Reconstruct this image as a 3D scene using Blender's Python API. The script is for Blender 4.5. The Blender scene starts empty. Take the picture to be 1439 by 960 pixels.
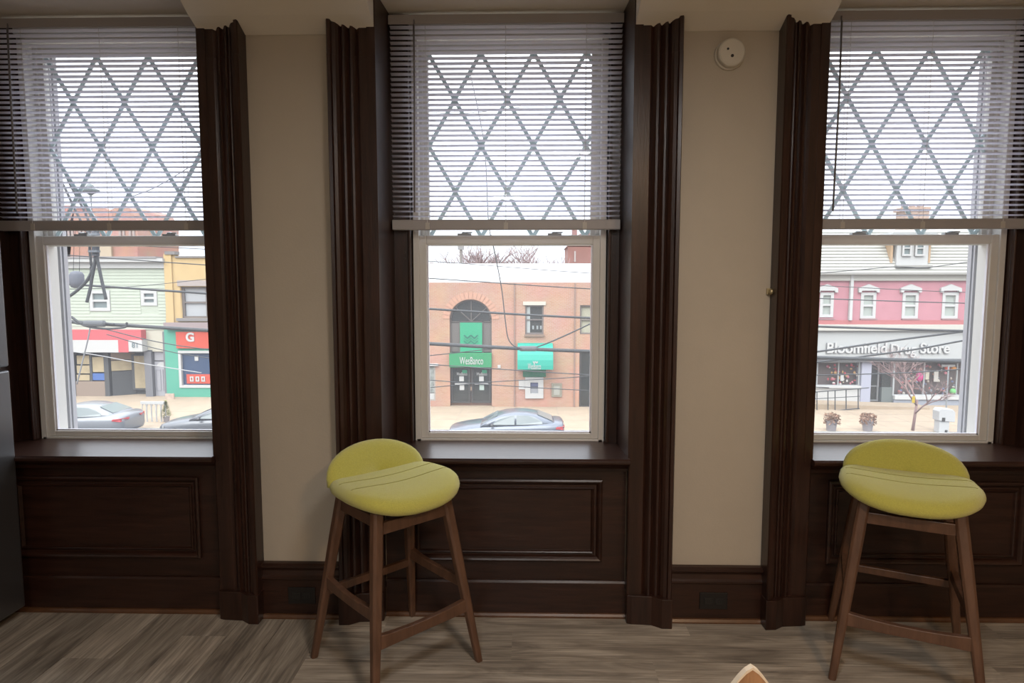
import bpy, bmesh, math, random
from mathutils import Vector, Matrix
R = math.radians
random.seed(7)
C = bpy.context.scene.collection
sc = bpy.context.scene

# ------------------------------------------------------------------ camera, sky, lights, exposure
F, PITCH, YAW, EYE = 880.0, 4.9, 1.2, 1.4
cd = bpy.data.cameras.new('camera'); cam = bpy.data.objects.new('camera', cd); C.objects.link(cam)
cd.sensor_width = 36; cd.lens = F / 1439 * 36; cd.clip_start = .05; cd.clip_end = 600
cam.location = (0, 0, EYE); cam.rotation_euler = (R(90 - PITCH), 0, R(YAW))
sc.camera = cam

w = bpy.data.worlds.new('sky'); sc.world = w; w.use_nodes = True
nt = w.node_tree; bg = nt.nodes['Background']
SKY = 2.2
tc = nt.nodes.new('ShaderNodeTexCoord'); no = nt.nodes.new('ShaderNodeTexNoise'); cr = nt.nodes.new('ShaderNodeValToRGB')
no.inputs['Scale'].default_value = 2.0; no.inputs['Detail'].default_value = 4
cr.color_ramp.elements[0].color = (.80, .86, .97, 1); cr.color_ramp.elements[1].color = (.95, .96, 1, 1)
cr.color_ramp.elements[0].position = .3; cr.color_ramp.elements[1].position = .7
nt.links.new(tc.outputs['Generated'], no.inputs['Vector']); nt.links.new(no.outputs['Fac'], cr.inputs['Fac'])
# overcast sky: brightest overhead, fading towards the horizon
sz = nt.nodes.new('ShaderNodeSeparateXYZ'); nt.links.new(tc.outputs['Generated'], sz.inputs[0])
mz = nt.nodes.new('ShaderNodeMapRange'); mz.inputs['From Min'].default_value = 0; mz.inputs['From Max'].default_value = 1
mz.inputs['To Min'].default_value = .62 * SKY; mz.inputs['To Max'].default_value = 2.8 * SKY
nt.links.new(sz.outputs['Z'], mz.inputs['Value'])
nt.links.new(cr.outputs['Color'], bg.inputs['Color']); nt.links.new(mz.outputs[0], bg.inputs['Strength'])

sd = bpy.data.lights.new('sun', 'SUN'); sd.energy = 3.6; sd.angle = R(50); sd.color = (1, .96, .9)
so = bpy.data.objects.new('sun', sd); C.objects.link(so); so.rotation_euler = (R(42), 0, R(-20))

def lamp(name, loc, size, power, col):
    l = bpy.data.lights.new(name, 'AREA'); l.shape = 'DISK'; l.size = size; l.energy = power; l.color = col
    o = bpy.data.objects.new(name, l); C.objects.link(o); o.location = loc
    return o
lamp('ceiling_or_fill_light', (1.15, -.75, 2.44), .34, 38, (1, .64, .36))
lamp('ceiling_or_fill_light', (-.2, -1.6, 2.44), .34, 40, (.96, .98, 1))  # added neutral fill from the back, not a known lamp of the room
lamp('ceiling_or_fill_light', (.35, .75, 2.44), .34, 16, (1, .97, .95))  # added fill to brighten seats and floor from above

sc.view_settings.view_transform = 'Standard'; sc.view_settings.look = 'None'
sc.view_settings.gamma = 1; sc.view_settings.use_curve_mapping = False
sc.view_settings.exposure = 0.0

# ------------------------------------------------------------------ pixel ray helper (world point at depth Y)
_p, _t = R(PITCH), R(YAW)
FW = Vector((-math.sin(_t) * math.cos(_p), math.cos(_t) * math.cos(_p), -math.sin(_p)))
RT = Vector((math.cos(_t), math.sin(_t), 0)); UP = RT.cross(FW)
def at(x, y, Y):
    d = FW + RT * ((x - 719.5) / F) + UP * ((480 - y) / F)
    return Vector((0, 0, EYE)) + d * (Y / d.y)

# ------------------------------------------------------------------ materials
MATS = {}
ALB = [1.0]
def mat(name, col, rough=.6, metal=0, var=0, scale=8, stretch=(1, 1, 1), bump=0, bscale=60, emit=None, coat=0, spec=.5, sheen=0):
    if name in MATS: return MATS[name]
    col = tuple(c * ALB[0] for c in col)
    m = bpy.data.materials.new(name); m.use_nodes = True; MATS[name] = m
    t = m.node_tree; b = t.nodes['Principled BSDF']
    b.inputs['Base Color'].default_value = (*col, 1); b.inputs['Roughness'].default_value = rough
    b.inputs['Metallic'].default_value = metal; b.inputs['Coat Weight'].default_value = coat
    b.inputs['Coat Roughness'].default_value = .25
    b.inputs['Specular IOR Level'].default_value = spec; b.inputs['Sheen Weight'].default_value = sheen
    tx = t.nodes.new('ShaderNodeTexCoord'); mp = t.nodes.new('ShaderNodeMapping'); mp.inputs['Scale'].default_value = stretch
    t.links.new(tx.outputs['Object'], mp.inputs['Vector'])
    if var:
        n = t.nodes.new('ShaderNodeTexNoise'); n.inputs['Scale'].default_value = scale; n.inputs['Detail'].default_value = 6
        n.inputs['Roughness'].default_value = .62
        r = t.nodes.new('ShaderNodeValToRGB'); r.color_ramp.elements[0].position = .3; r.color_ramp.elements[1].position = .72
        r.color_ramp.elements[0].color = (*[c * (1 - var) for c in col], 1); r.color_ramp.elements[1].color = (*[min(1, c * (1 + var)) for c in col], 1)
        t.links.new(mp.outputs['Vector'], n.inputs['Vector']); t.links.new(n.outputs['Fac'], r.inputs['Fac'])
        t.links.new(r.outputs['Color'], b.inputs['Base Color'])
    if bump:
        n2 = t.nodes.new('ShaderNodeTexNoise'); n2.inputs['Scale'].default_value = bscale; n2.inputs['Detail'].default_value = 3
        bm_ = t.nodes.new('ShaderNodeBump'); bm_.inputs['Strength'].default_value = bump; bm_.inputs['Distance'].default_value = .01
        t.links.new(mp.outputs['Vector'], n2.inputs['Vector']); t.links.new(n2.outputs['Fac'], bm_.inputs['Height'])
        t.links.new(bm_.outputs['Normal'], b.inputs['Normal'])
    if emit:
        b.inputs['Emission Color'].default_value = (*emit[0], 1); b.inputs['Emission Strength'].default_value = emit[1]
    return m

def glass_mat(name, tint=(.97, .98, .98), gloss=.02, haze=.035):
    if name in MATS: return MATS[name]
    m = bpy.data.materials.new(name); m.use_nodes = True; MATS[name] = m
    t = m.node_tree; t.nodes.remove(t.nodes['Principled BSDF'])
    o = t.nodes['Material Output']; mx = t.nodes.new('ShaderNodeMixShader'); tr = t.nodes.new('ShaderNodeBsdfTransparent')
    gl = t.nodes.new('ShaderNodeBsdfGlossy'); gl.inputs['Roughness'].default_value = .02
    tr.inputs['Color'].default_value = (*tint, 1); mx.inputs['Fac'].default_value = gloss
    vl = t.nodes.new('ShaderNodeBsdfTranslucent'); vl.inputs['Color'].default_value = (.9, .93, 1, 1)   # translucent veil added to wash out the view outside
    m2 = t.nodes.new('ShaderNodeMixShader'); m2.inputs['Fac'].default_value = haze
    t.links.new(tr.outputs[0], m2.inputs[1]); t.links.new(vl.outputs[0], m2.inputs[2]); t.links.new(m2.outputs[0], mx.inputs[1])
    t.links.new(gl.outputs[0], mx.inputs[2]); t.links.new(mx.outputs[0], o.inputs['Surface'])
    return m

def thin_mat(name, col, trans, rough=.5):
    if name in MATS: return MATS[name]
    m = bpy.data.materials.new(name); m.use_nodes = True; MATS[name] = m
    t = m.node_tree; b = t.nodes['Principled BSDF']; b.inputs['Base Color'].default_value = (*col, 1); b.inputs['Roughness'].default_value = rough
    tl = t.nodes.new('ShaderNodeBsdfTranslucent'); tl.inputs['Color'].default_value = (*col, 1)
    mx = t.nodes.new('ShaderNodeMixShader'); mx.inputs['Fac'].default_value = trans; o = t.nodes['Material Output']
    t.links.new(b.outputs[0], mx.inputs[1]); t.links.new(tl.outputs[0], mx.inputs[2]); t.links.new(mx.outputs[0], o.inputs['Surface'])
    return m

def brick_mat(name, c1, c2, mortar, scale=1.0, axes='XZ'):
    if name in MATS: return MATS[name]
    c1, c2, mortar = [tuple(c * ALB[0] for c in q) for q in (c1, c2, mortar)]
    m = bpy.data.materials.new(name); m.use_nodes = True; MATS[name] = m
    t = m.node_tree; b = t.nodes['Principled BSDF']; b.inputs['Roughness'].default_value = .9
    tx = t.nodes.new('ShaderNodeTexCoord'); sx = t.nodes.new('ShaderNodeSeparateXYZ'); cx = t.nodes.new('ShaderNodeCombineXYZ')
    t.links.new(tx.outputs['Object'], sx.inputs[0])
    t.links.new(sx.outputs['X'], cx.inputs['X']); t.links.new(sx.outputs['Z'], cx.inputs['Y'])
    br = t.nodes.new('ShaderNodeTexBrick'); br.inputs['Scale'].default_value = scale
    br.inputs['Brick Width'].default_value = .24; br.inputs['Row Height'].default_value = .08; br.inputs['Mortar Size'].default_value = .008
    br.inputs['Color1'].default_value = (*c1, 1); br.inputs['Color2'].default_value = (*c2, 1); br.inputs['Mortar'].default_value = (*mortar, 1)
    t.links.new(cx.outputs[0], br.inputs['Vector'])
    n = t.nodes.new('ShaderNodeTexNoise'); n.inputs['Scale'].default_value = .8; n.inputs['Detail'].default_value = 5
    mx = t.nodes.new('ShaderNodeMix'); mx.data_type = 'RGBA'; mx.blend_type = 'MULTIPLY'; mx.inputs[0].default_value = .35
    t.links.new(tx.outputs['Object'], n.inputs['Vector'])
    t.links.new(br.outputs['Color'], mx.inputs[6]); t.links.new(n.outputs['Color'], mx.inputs[7]); t.links.new(mx.outputs[2], b.inputs['Base Color'])
    return m

def plank_mat():
    m = bpy.data.materials.new('floor_plank_oak'); m.use_nodes = True
    t = m.node_tree; b = t.nodes['Principled BSDF']; L = t.links.new
    b.inputs['Roughness'].default_value = .36; b.inputs['Specular IOR Level'].default_value = .4
    oi = t.nodes.new('ShaderNodeObjectInfo'); tx = t.nodes.new('ShaderNodeTexCoord')
    mp = t.nodes.new('ShaderNodeMapping'); mp.inputs['Scale'].default_value = (.9, 5, 3)
    mul = t.nodes.new('ShaderNodeMath'); mul.operation = 'MULTIPLY'; mul.inputs[1].default_value = 60
    L(oi.outputs['Random'], mul.inputs[0]); cb = t.nodes.new('ShaderNodeCombineXYZ'); L(mul.outputs[0], cb.inputs['X']); L(mul.outputs[0], cb.inputs['Z'])
    ad = t.nodes.new('ShaderNodeVectorMath'); ad.operation = 'ADD'; L(tx.outputs['Object'], ad.inputs[0]); L(cb.outputs[0], ad.inputs[1])
    L(ad.outputs[0], mp.inputs['Vector'])
    n = t.nodes.new('ShaderNodeTexNoise'); n.inputs['Scale'].default_value = 2.2; n.inputs['Detail'].default_value = 9; n.inputs['Roughness'].default_value = .6; n.inputs['Distortion'].default_value = 1.2
    L(mp.outputs[0], n.inputs['Vector'])
    mp2 = t.nodes.new('ShaderNodeMapping'); mp2.inputs['Scale'].default_value = (3, 90, 3); L(ad.outputs[0], mp2.inputs['Vector'])
    n2 = t.nodes.new('ShaderNodeTexNoise'); n2.inputs['Scale'].default_value = 1.5; n2.inputs['Detail'].default_value = 4; L(mp2.outputs[0], n2.inputs['Vector'])
    r = t.nodes.new('ShaderNodeValToRGB'); e = r.color_ramp.elements
    e[0].position = .32; e[0].color = (.20, .172, .142, 1); e[1].position = .66; e[1].color = (.50, .445, .37, 1)
    k = e.new(.47); k.color = (.35, .305, .25, 1)
    L(n.outputs['Fac'], r.inputs['Fac'])
    r2 = t.nodes.new('ShaderNodeValToRGB'); r2.color_ramp.elements[0].color = (.74, .74, .74, 1); r2.color_ramp.elements[1].color = (1.15, 1.15, 1.15, 1)
    r2.color_ramp.elements[0].position = .35; r2.color_ramp.elements[1].position = .65
    L(n2.outputs['Fac'], r2.inputs['Fac'])
    mx = t.nodes.new('ShaderNodeMix'); mx.data_type = 'RGBA'; mx.blend_type = 'MULTIPLY'; mx.inputs[0].default_value = 1
    L(r.outputs['Color'], mx.inputs[6]); L(r2.outputs['Color'], mx.inputs[7])
    hv = t.nodes.new('ShaderNodeHueSaturation'); L(mx.outputs[2], hv.inputs['Color'])
    mr = t.nodes.new('ShaderNodeMapRange'); mr.inputs['To Min'].default_value = .8; mr.inputs['To Max'].default_value = 1.2
    L(oi.outputs['Random'], mr.inputs['Value']); L(mr.outputs[0], hv.inputs['Value'])
    L(hv.outputs['Color'], b.inputs['Base Color'])
    bp = t.nodes.new('ShaderNodeBump'); bp.inputs['Strength'].default_value = .12; bp.inputs['Distance'].default_value = .004
    L(n2.outputs['Fac'], bp.inputs['Height']); L(bp.outputs['Normal'], b.inputs['Normal'])
    return m

M_PLANK = plank_mat()
M_PAINT = mat('beige_wall_paint', (.47, .415, .335), .62, var=.04, scale=3, bump=.05, bscale=120)
M_CEIL = mat('ceiling_paint', (.74, .69, .60), .7, var=.03, scale=2, bump=.04, bscale=90)
M_WOOD = mat('dark_mahogany_stain', (.030, .012, .0075), .33, var=.45, scale=5, stretch=(9, 9, .8), bump=.08, bscale=30, coat=.12, spec=.4)
M_WOODH = mat('dark_mahogany_stain_long', (.030, .012, .0075), .34, var=.45, scale=5, stretch=(.8, 9, 9), bump=.08, bscale=30, coat=.12, spec=.4)
M_VINYL = mat('white_vinyl', (.66, .65, .62), .4)
M_MUNT = thin_mat('white_grille_bars', (.70, .80, .82), .3)
M_GLASS = glass_mat('window_glass')
M_SLAT = thin_mat('white_blind_slat', (.86, .86, .92), .55)
M_RAIL = mat('blind_rail', (.36, .34, .34), .45)
M_CORD = mat('blind_cord', (.7, .7, .68), .8)
M_WAND = mat('blind_wand', (.18, .17, .17), .3)
M_FAB = mat('chartreuse_fabric', (.55, .52, .10), .95, var=.10, scale=220, bump=.5, bscale=520, sheen=.4)
M_SEAM = mat('chartreuse_seam', (.30, .28, .05), .95)
M_WAL = mat('walnut_leg', (.115, .058, .034), .38, var=.3, scale=6, stretch=(8, 8, 1), bump=.06, bscale=30)
M_PLAST = mat('cream_plastic', (.80, .76, .66), .4)
M_BLACKP = mat('black_plastic', (.012, .011, .011), .35)
M_BRASS = mat('aged_brass', (.50, .42, .25), .4, metal=.8)
M_FRIDGE = mat('dark_steel', (.16, .16, .165), .36, metal=.8)
M_GASK = mat('black_gasket', (.01, .01, .01), .6)

# ------------------------------------------------------------------ mesh helpers
class MB:
    def __init__(s): s.v = []; s.f = []
    def add(s, vs, fs):
        n = len(s.v); s.v += [tuple(v) for v in vs]; s.f += [tuple(i + n for i in f) for f in fs]; return s
    def box(s, x0, x1, y0, y1, z0, z1):
        x0, x1 = min(x0, x1), max(x0, x1); y0, y1 = min(y0, y1), max(y0, y1); z0, z1 = min(z0, z1), max(z0, z1)
        return s.add([(x0, y0, z0), (x1, y0, z0), (x1, y1, z0), (x0, y1, z0), (x0, y0, z1), (x1, y0, z1), (x1, y1, z1), (x0, y1, z1)],
                     [(3, 2, 1, 0), (4, 5, 6, 7), (0, 1, 5, 4), (1, 2, 6, 5), (2, 3, 7, 6), (3, 0, 4, 7)])
    def loft(s, rings, cap=True, closed=True):
        n = len(rings[0]); vs = [p for r in rings for p in r]; fs = []
        for i in range(len(rings) - 1):
            for j in range(n if closed else n - 1):
                k = (j + 1) % n
                fs.append((i * n + j, i * n + k, (i + 1) * n + k, (i + 1) * n + j))
        if cap: fs.append(tuple(range(n - 1, -1, -1))); fs.append(tuple((len(rings) - 1) * n + j for j in range(n)))
        return s.add(vs, fs)
    def tube(s, pts, r, n=6):
        pts = [Vector(p) for p in pts]; rings = []
        for i, p in enumerate(pts):
            d = (pts[min(i + 1, len(pts) - 1)] - pts[max(i - 1, 0)]).normalized()
            a = d.cross(Vector((0, 0, 1)))
            if a.length < .05: a = d.cross(Vector((1, 0, 0)))
            a.normalize(); b = d.cross(a); rr = r[i] if isinstance(r, (list, tuple)) else r
            rings.append([p + (a * math.cos(2 * math.pi * k / n) + b * math.sin(2 * math.pi * k / n)) * rr for k in range(n)])
        return s.loft(rings)
    def bar(s, a, b, wa, wb, up=(0, 0, 1)):       # rectangular bar from a to b, (w, h) at each end
        a, b = Vector(a), Vector(b); d = (b - a).normalized(); sx = d.cross(Vector(up))
        if sx.length < .05: sx = Vector((1, 0, 0))
        sx.normalize(); u = sx.cross(d); rs = []
        for p, (ww, hh) in ((a, wa), (b, wb)):
            rs.append([p + sx * (ww / 2 * i) + u * (hh / 2 * j) for i, j in ((-1, -1), (1, -1), (1, 1), (-1, 1))])
        return s.loft(rs)
    def lathe(s, c, prof, n=20, axis='Z'):
        c = Vector(c); rings = []
        for r, h in prof:
            ring = []
            for k in range(n):
                a = 2 * math.pi * k / n; q = (r * math.cos(a), r * math.sin(a), h)
                if axis == 'Y': q = (q[0], q[2], q[1])
                if axis == 'X': q = (q[2], q[0], q[1])
                ring.append(c + Vector(q))
            rings.append(ring)
        return s.loft(rings)
    def prism(s, prof, axis, a, b):               # prof: 2D points; axis 'Z' -> (x, y), 'X' -> (y, z), 'Y' -> (x, z)
        def q(p, t): return {'Z': (p[0], p[1], t), 'X': (t, p[0], p[1]), 'Y': (p[0], t, p[1])}[axis]
        return s.loft([[q(p, a) for p in prof], [q(p, b) for p in prof]])
    def build(s, name, m, parent=None, local=False, bev=0, smooth=False, props=None, org=None):
        me = bpy.data.meshes.new(name); off = Vector((0, 0, 0))
        if parent is None and not local:
            xs = [v[0] for v in s.v]; ys = [v[1] for v in s.v]; zs = [v[2] for v in s.v]
            off = Vector(org) if org else Vector(((min(xs) + max(xs)) / 2, (min(ys) + max(ys)) / 2, min(zs)))
        elif not local:
            off = wloc(parent)
        me.from_pydata([tuple(Vector(v) - off) for v in s.v], [], s.f); me.update()
        b_ = bmesh.new(); b_.from_mesh(me); bmesh.ops.recalc_face_normals(b_, faces=b_.faces); b_.to_mesh(me); b_.free()
        me.materials.append(m)
        o = bpy.data.objects.new(name, me); C.objects.link(o)
        if parent is not None: o.parent = parent
        elif not local: o.location = off
        if smooth:
            for p in me.polygons: p.use_smooth = True
        if bev:
            md = o.modifiers.new('bevel', 'BEVEL'); md.width = bev; md.segments = 2; md.limit_method = 'ANGLE'; md.angle_limit = R(40)
        for k, v in (props or {}).items(): o[k] = v
        return o
def wloc(o):
    v = Vector((0, 0, 0))
    while o is not None: v = v + Vector(o.location); o = o.parent
    return v
def tag(o, label=None, cat=None, group=None, kind=None):
    if label: o['label'] = label
    if cat: o['category'] = cat
    if group: o['group'] = group
    if kind: o['kind'] = kind
    return o
def empty(name, loc, label=None, cat=None, group=None, kind=None, rz=0):
    o = bpy.data.objects.new(name, None); C.objects.link(o); o.location = loc; o.rotation_euler = (0, 0, rz); o.empty_display_size = .1
    return tag(o, label, cat, group, kind)
def copy_tree(o, parent=None):
    c = o.copy(); C.objects.link(c); c.parent = parent
    for ch in [x for x in sc.objects if x.parent == o]: copy_tree(ch, c)
    return c
def box(name, m, parent, x0, x1, y0, y1, z0, z1, bev=0, **k): return MB().box(x0, x1, y0, y1, z0, z1).build(name, m, parent, bev=bev, **k)
def text_obj(txt, size, center, m, parent, depth=.01, name='lettering', rx=90, weight=0, width=None):
    """real raised lettering facing -Y"""
    cu = bpy.data.curves.new('t', 'FONT'); cu.body = txt; cu.size = size; cu.extrude = depth; cu.align_x = 'CENTER'; cu.align_y = 'CENTER'; cu.offset = weight
    tmp = bpy.data.objects.new('t', cu); C.objects.link(tmp)
    dg = bpy.context.evaluated_depsgraph_get(); me = bpy.data.meshes.new_from_object(tmp.evaluated_get(dg))
    bpy.data.objects.remove(tmp); me.name = name
    xs = [v.co.x for v in me.vertices]; s = 1 if not width else width / (max(xs) - min(xs))
    me.transform(Matrix.Rotation(R(rx), 4, 'X') @ Matrix.Diagonal((s, 1, 1, 1)))
    me.materials.clear(); me.materials.append(m)
    o = bpy.data.objects.new(name, me); C.objects.link(o)
    o.parent = parent; o.location = Vector(center) - (wloc(parent) if parent else Vector((0, 0, 0)))
    return o
def facade(name, outer, holes, Y, d, m, parent):
    """wall slab with real openings; outer/holes in (x, z), front face at Y"""
    cu = bpy.data.curves.new('f', 'CURVE'); cu.dimensions = '2D'; cu.fill_mode = 'BOTH'; cu.extrude = d / 2
    for poly in [outer] + holes:
        sp = cu.splines.new('POLY'); sp.points.add(len(poly) - 1); sp.use_cyclic_u = True
        for i, p in enumerate(poly): sp.points[i].co = (p[0], p[1], 0, 1)
    tmp = bpy.data.objects.new('f', cu); C.objects.link(tmp)
    dg = bpy.context.evaluated_depsgraph_get(); me = bpy.data.meshes.new_from_object(tmp.evaluated_get(dg))
    bpy.data.objects.remove(tmp); me.name = name
    off = wloc(parent)
    for v in me.vertices: v.co = Vector((v.co.x, Y + d / 2 - v.co.z, v.co.y)) - off
    b_ = bmesh.new(); b_.from_mesh(me); bmesh.ops.remove_doubles(b_, verts=b_.verts, dist=1e-5); bmesh.ops.recalc_face_normals(b_, faces=b_.faces); b_.to_mesh(me); b_.free()
    me.materials.clear(); me.materials.append(m)
    o = bpy.data.objects.new(name, me); C.objects.link(o); o.parent = parent
    return o
def rect(x0, x1, z0, z1): return [(x0, z0), (x1, z0), (x1, z1), (x0, z1)]

# ------------------------------------------------------------------ room shell
YW = 2.56                     # plaster face of the window wall
YF = 2.53                     # casing face
YB = 2.72                     # blinds
ZS = .71                      # sill
ZT = 2.55                     # head of the recess, also the ceiling
XL, XR, YBK, YO = -2.92, 3.25, -2.6, 3.0
CENT = {'left': -1.80, 'center': -.082, 'right': 1.672}
OP = {k: (c - .51, c + .51) for k, c in CENT.items()}
OP['center'] = (-.592, .426); OP['left'] = (-2.31, -1.29); OP['right'] = (1.168, 2.178)
S = dict(kind='structure')

fl = box('floor', mat('subfloor', (.05, .04, .03), .8), None, XL, XR, YBK, YO, -.06, -.008, props=S)
wf = MB()
xs = [XL, *OP['left'], *OP['center'], *OP['right'], XR]
for i in range(0, 8, 2): wf.box(xs[i], xs[i + 1], YW, YO, -.3, ZT)
for k in OP: wf.box(*OP[k], 2.62, YO, -.3, .69)
wf.box(XL, XR, 2.84, YO, ZT - .02, ZT + .5)
wf.build('wall_front', M_PAINT, props=S)
box('wall_left', M_PAINT, None, XL - .12, XL, YBK, YO, 0, ZT, props=S)
box('wall_right', M_PAINT, None, XR, XR + .12, YBK, YO, 0, ZT, props=S)
box('wall_back', M_PAINT, None, XL, XR, YBK - .12, YBK, 0, ZT, props=S)
ce = box('ceiling', M_CEIL, None, XL, XR, YBK, 2.86, ZT, ZT + .08, props=S)
# plaster coves that slope down to the tops of the pillars
for a, b in ((XL, OP['left'][0]), (OP['left'][1], OP['center'][0]), (OP['center'][1], OP['right'][0]), (OP['right'][1], XR)):
    MB().prism([(YW + .03, 2.40), (YW - .005, 2.40), (2.47, 2.438), (2.40, 2.478), (2.33, 2.52), (2.27, ZT), (YW + .03, ZT)], 'X', a, b).build('plaster_cove', M_CEIL, ce)

# floor planks: left field runs away from the camera, the rest runs along the wall
def planks():
    cache = {}
    def plank(x0, x1, y0, y1, along):
        L = (y1 - y0) if along == 'Y' else (x1 - x0); W = (x1 - x0) if along == 'Y' else (y1 - y0)
        key = (round(L, 3), round(W, 3))
        if key not in cache:
            o = MB().box(-L / 2, L / 2, -W / 2 + .0012, W / 2 - .0012, -.008, 0).build('floor_plank', M_PLANK, fl, local=True)
            cache[key] = o.data
            bpy.data.objects.remove(o)
        o = bpy.data.objects.new('floor_plank', cache[key]); C.objects.link(o); o.parent = fl
        o.location = Vector(((x0 + x1) / 2, (y0 + y1) / 2, random.uniform(-.0006, 0))) - wloc(fl)
        o.rotation_euler = (0, 0, R(90) if along == 'Y' else 0)
    x = -.83
    i = 0
    while x > XL:
        x1 = max(x - .185, XL); y = YBK + (i * .47) % 1.1 + .3; ys = [YBK]
        while y < 2.62: ys.append(y); y += 1.25
        ys.append(2.62)
        for a, b in zip(ys, ys[1:]): plank(x1, x, a, b, 'Y')
        x = x1; i += 1
    y = 2.62; i = 0
    while y > YBK:
        y1 = max(y - .185, YBK); xx = -.83 + (i * .53) % 1.2 + .25; ls = [-.83]
        while xx < XR - .1: ls.append(xx); xx += 1.25
        ls.append(XR)
        for a, b in zip(ls, ls[1:]): plank(a, b, y1, y, 'X')
        y = y1; i += 1
planks()

# ------------------------------------------------------------------ windows
def window(n, key, label_bits):
    a, b = OP[key]; c = CENT[key] + {'left': .005, 'center': .012, 'right': -.012}[key]
    win = empty('window_%d' % n, (c, YO, ZS), kind='structure')
    # wood jambs (slightly splayed reveals), head board, inner stops
    for s, xo in ((-1, a), (1, b)):
        j = MB().prism([(xo + s * .03, YF - .006), (xo - s * .004, YF - .006), (xo - s * .018, 2.76), (xo + s * .03, 2.76)], 'Z', ZS - .02, ZT)
        j.build('jamb', M_WOOD, win)
        x1 = c + s * .43
        MB().box(xo + s * .03, x1 - s * .0, 2.76, 2.80, ZS - .02, ZT).build('inner_stop', M_WOOD, win, bev=.003)
        MB().box(x1, x1 + s * .012, 2.745, 2.76, ZS, ZT).build('stop_bead', M_WOOD, win, bev=.004)
        if key == 'center':
            for zz in (1.53, 1.555): MB().lathe((x1 + s * .03, 2.757, zz), [(.006, 0), (.006, .004), (.003, .006)][::-1], 8, 'Y').build('screw', M_WOOD, win)
    MB().box(a, b, 2.775, 2.86, 2.50, ZT).build('head_board', M_VINYL, win)
    # vinyl frame
    W = .42; z0, z1 = .706, 2.50
    f = MB()
    for s in (-1, 1):
        f.box(c + s * (W + .006), c + s * (W - .02), 2.785, 2.90, z0, z1); f.box(c + s * (W - .02), c + s * (W - .035), 2.84, 2.90, z0, z1)
    f.box(c - W, c + W, 2.785, 2.90, z0, z0 + .012); f.box(c - W, c + W, 2.785, 2.90, z1 - .03, z1)
    f.build('frame', M_VINYL, win, bev=.002)
    # exterior reveal seen through the glass
    e = MB()
    for s in (-1, 1): e.box(c + s * .415, c + s * .60, 2.90, 2.985, z0 - .05, z1 + .05)
    e.box(c - .6, c + .6, 2.90, 3.06, z1, z1 + .1); e.box(c - .6, c + .6, 2.90, 3.12, z0 - .14, z0 - .055)
    e.build('exterior_casing', mat('painted_exterior_casing', (.24, .28, .30), .6), win)
    t = MB()
    for s in (-1, 1): t.box(c + s * .392, c + s * .415, 2.925, 2.935, z0, z1); t.box(c + s * .405, c + s * .42, 2.965, 2.99, z0, z1)
    t.build('storm_track', mat('track_grey', (.42, .42, .45), .5), win)
    # lower sash
    sl = MB(); zl0, zl1, yl = z0 + .012, 1.632, 2.795
    for s in (-1, 1): sl.box(c + s * (W - .018), c + s * (W - .052), yl, yl + .032, zl0, zl1)
    sl.box(c - W + .05, c + W - .05, yl, yl + .032, zl0, zl0 + .026); sl.box(c - W + .05, c + W - .05, yl, yl + .032, zl1 - .042, zl1)
    sash = sl.build('lower_sash', M_VINYL, win, bev=.004)
    g = MB()
    for s in (-1, 1): g.box(c + s * (W - .052), c + s * (W - .058), yl + .008, yl + .02, zl0 + .026, zl1 - .042)
    g.box(c - W + .052, c + W - .052, yl + .008, yl + .02, zl0 + .026, zl0 + .032)
    g.build('glazing_bead', mat('glazing_bead', (.75, .75, .82), .4), sash)
    box('pane', M_GLASS, sash, c - W + .055, c + W - .055, yl + .012, yl + .016, zl0 + .026, zl1 - .04)
    for s in (-1, 1):
        lk = MB().box(c + s * .2 - .03, c + s * .2 + .03, yl + .004, yl + .03, zl1, zl1 + .008).lathe((c + s * .2, yl + .016, zl1 + .008), [(.014, 0), (.013, .006), (.006, .009)], 12).bar((c + s * .2, yl + .016, zl1 + .012), (c + s * .2 + .035, yl + .006, zl1 + .012), (.012, .006), (.007, .005))
        lk.build('sash_lock', mat('lock_metal', (.45, .47, .47), .4, metal=.5), sash, bev=.001)
    # upper sash with lozenge grille
    yu = 2.85; zu1 = z1 - .03; gw = W - .058; zg0, zg1 = 1.628, 2.437
    su = MB()
    for s in (-1, 1): su.box(c + s * (W - .018), c + s * gw, yu, yu + .032, 1.59, zu1)
    su.box(c - gw, c + gw, yu, yu + .032, zg1, zu1); su.box(c - gw, c + gw, yu, yu + .032, 1.59, zg0)
    up = su.build('upper_sash', M_VINYL, win, bev=.003)
    box('pane', M_GLASS, up, c - gw, c + gw, yu + .008, yu + .011, zg0, zg1)
    dx, dz = .117, .202
    def clip(x0, zz0, x1, zz1):
        p, q = [x0, zz0], [x1, zz1]; t0, t1 = 0, 1; ddx, ddz = x1 - x0, zz1 - zz0
        for pp, qq in ((-ddx, x0 - (c - gw)), (ddx, (c + gw) - x0), (-ddz, zz0 - zg0), (ddz, zg1 - zz0)):
            if pp < 0: t0 = max(t0, qq / pp)
            else: t1 = min(t1, qq / pp)
        return None if t0 >= t1 else (x0 + ddx * t0, zz0 + ddz * t0, x0 + ddx * t1, zz0 + ddz * t1)
    cc = c - .012 + .0
    for sgn in (-1, 1):
        for k in range(-9, 10, 2):
            x0 = cc + (k) * dx; r = clip(x0 - 10 * dx * sgn, zg1 - 10 * dz, x0 + 10 * dx * sgn, zg1 + 10 * dz)
            if r: MB().bar((r[0], yu + .017 + .003 * sgn, r[1]), (r[2], yu + .017 + .003 * sgn, r[3]), (.017, .006), (.017, .006), up=(0, 1, 0)).build('grille_bar', M_MUNT, up)
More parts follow.
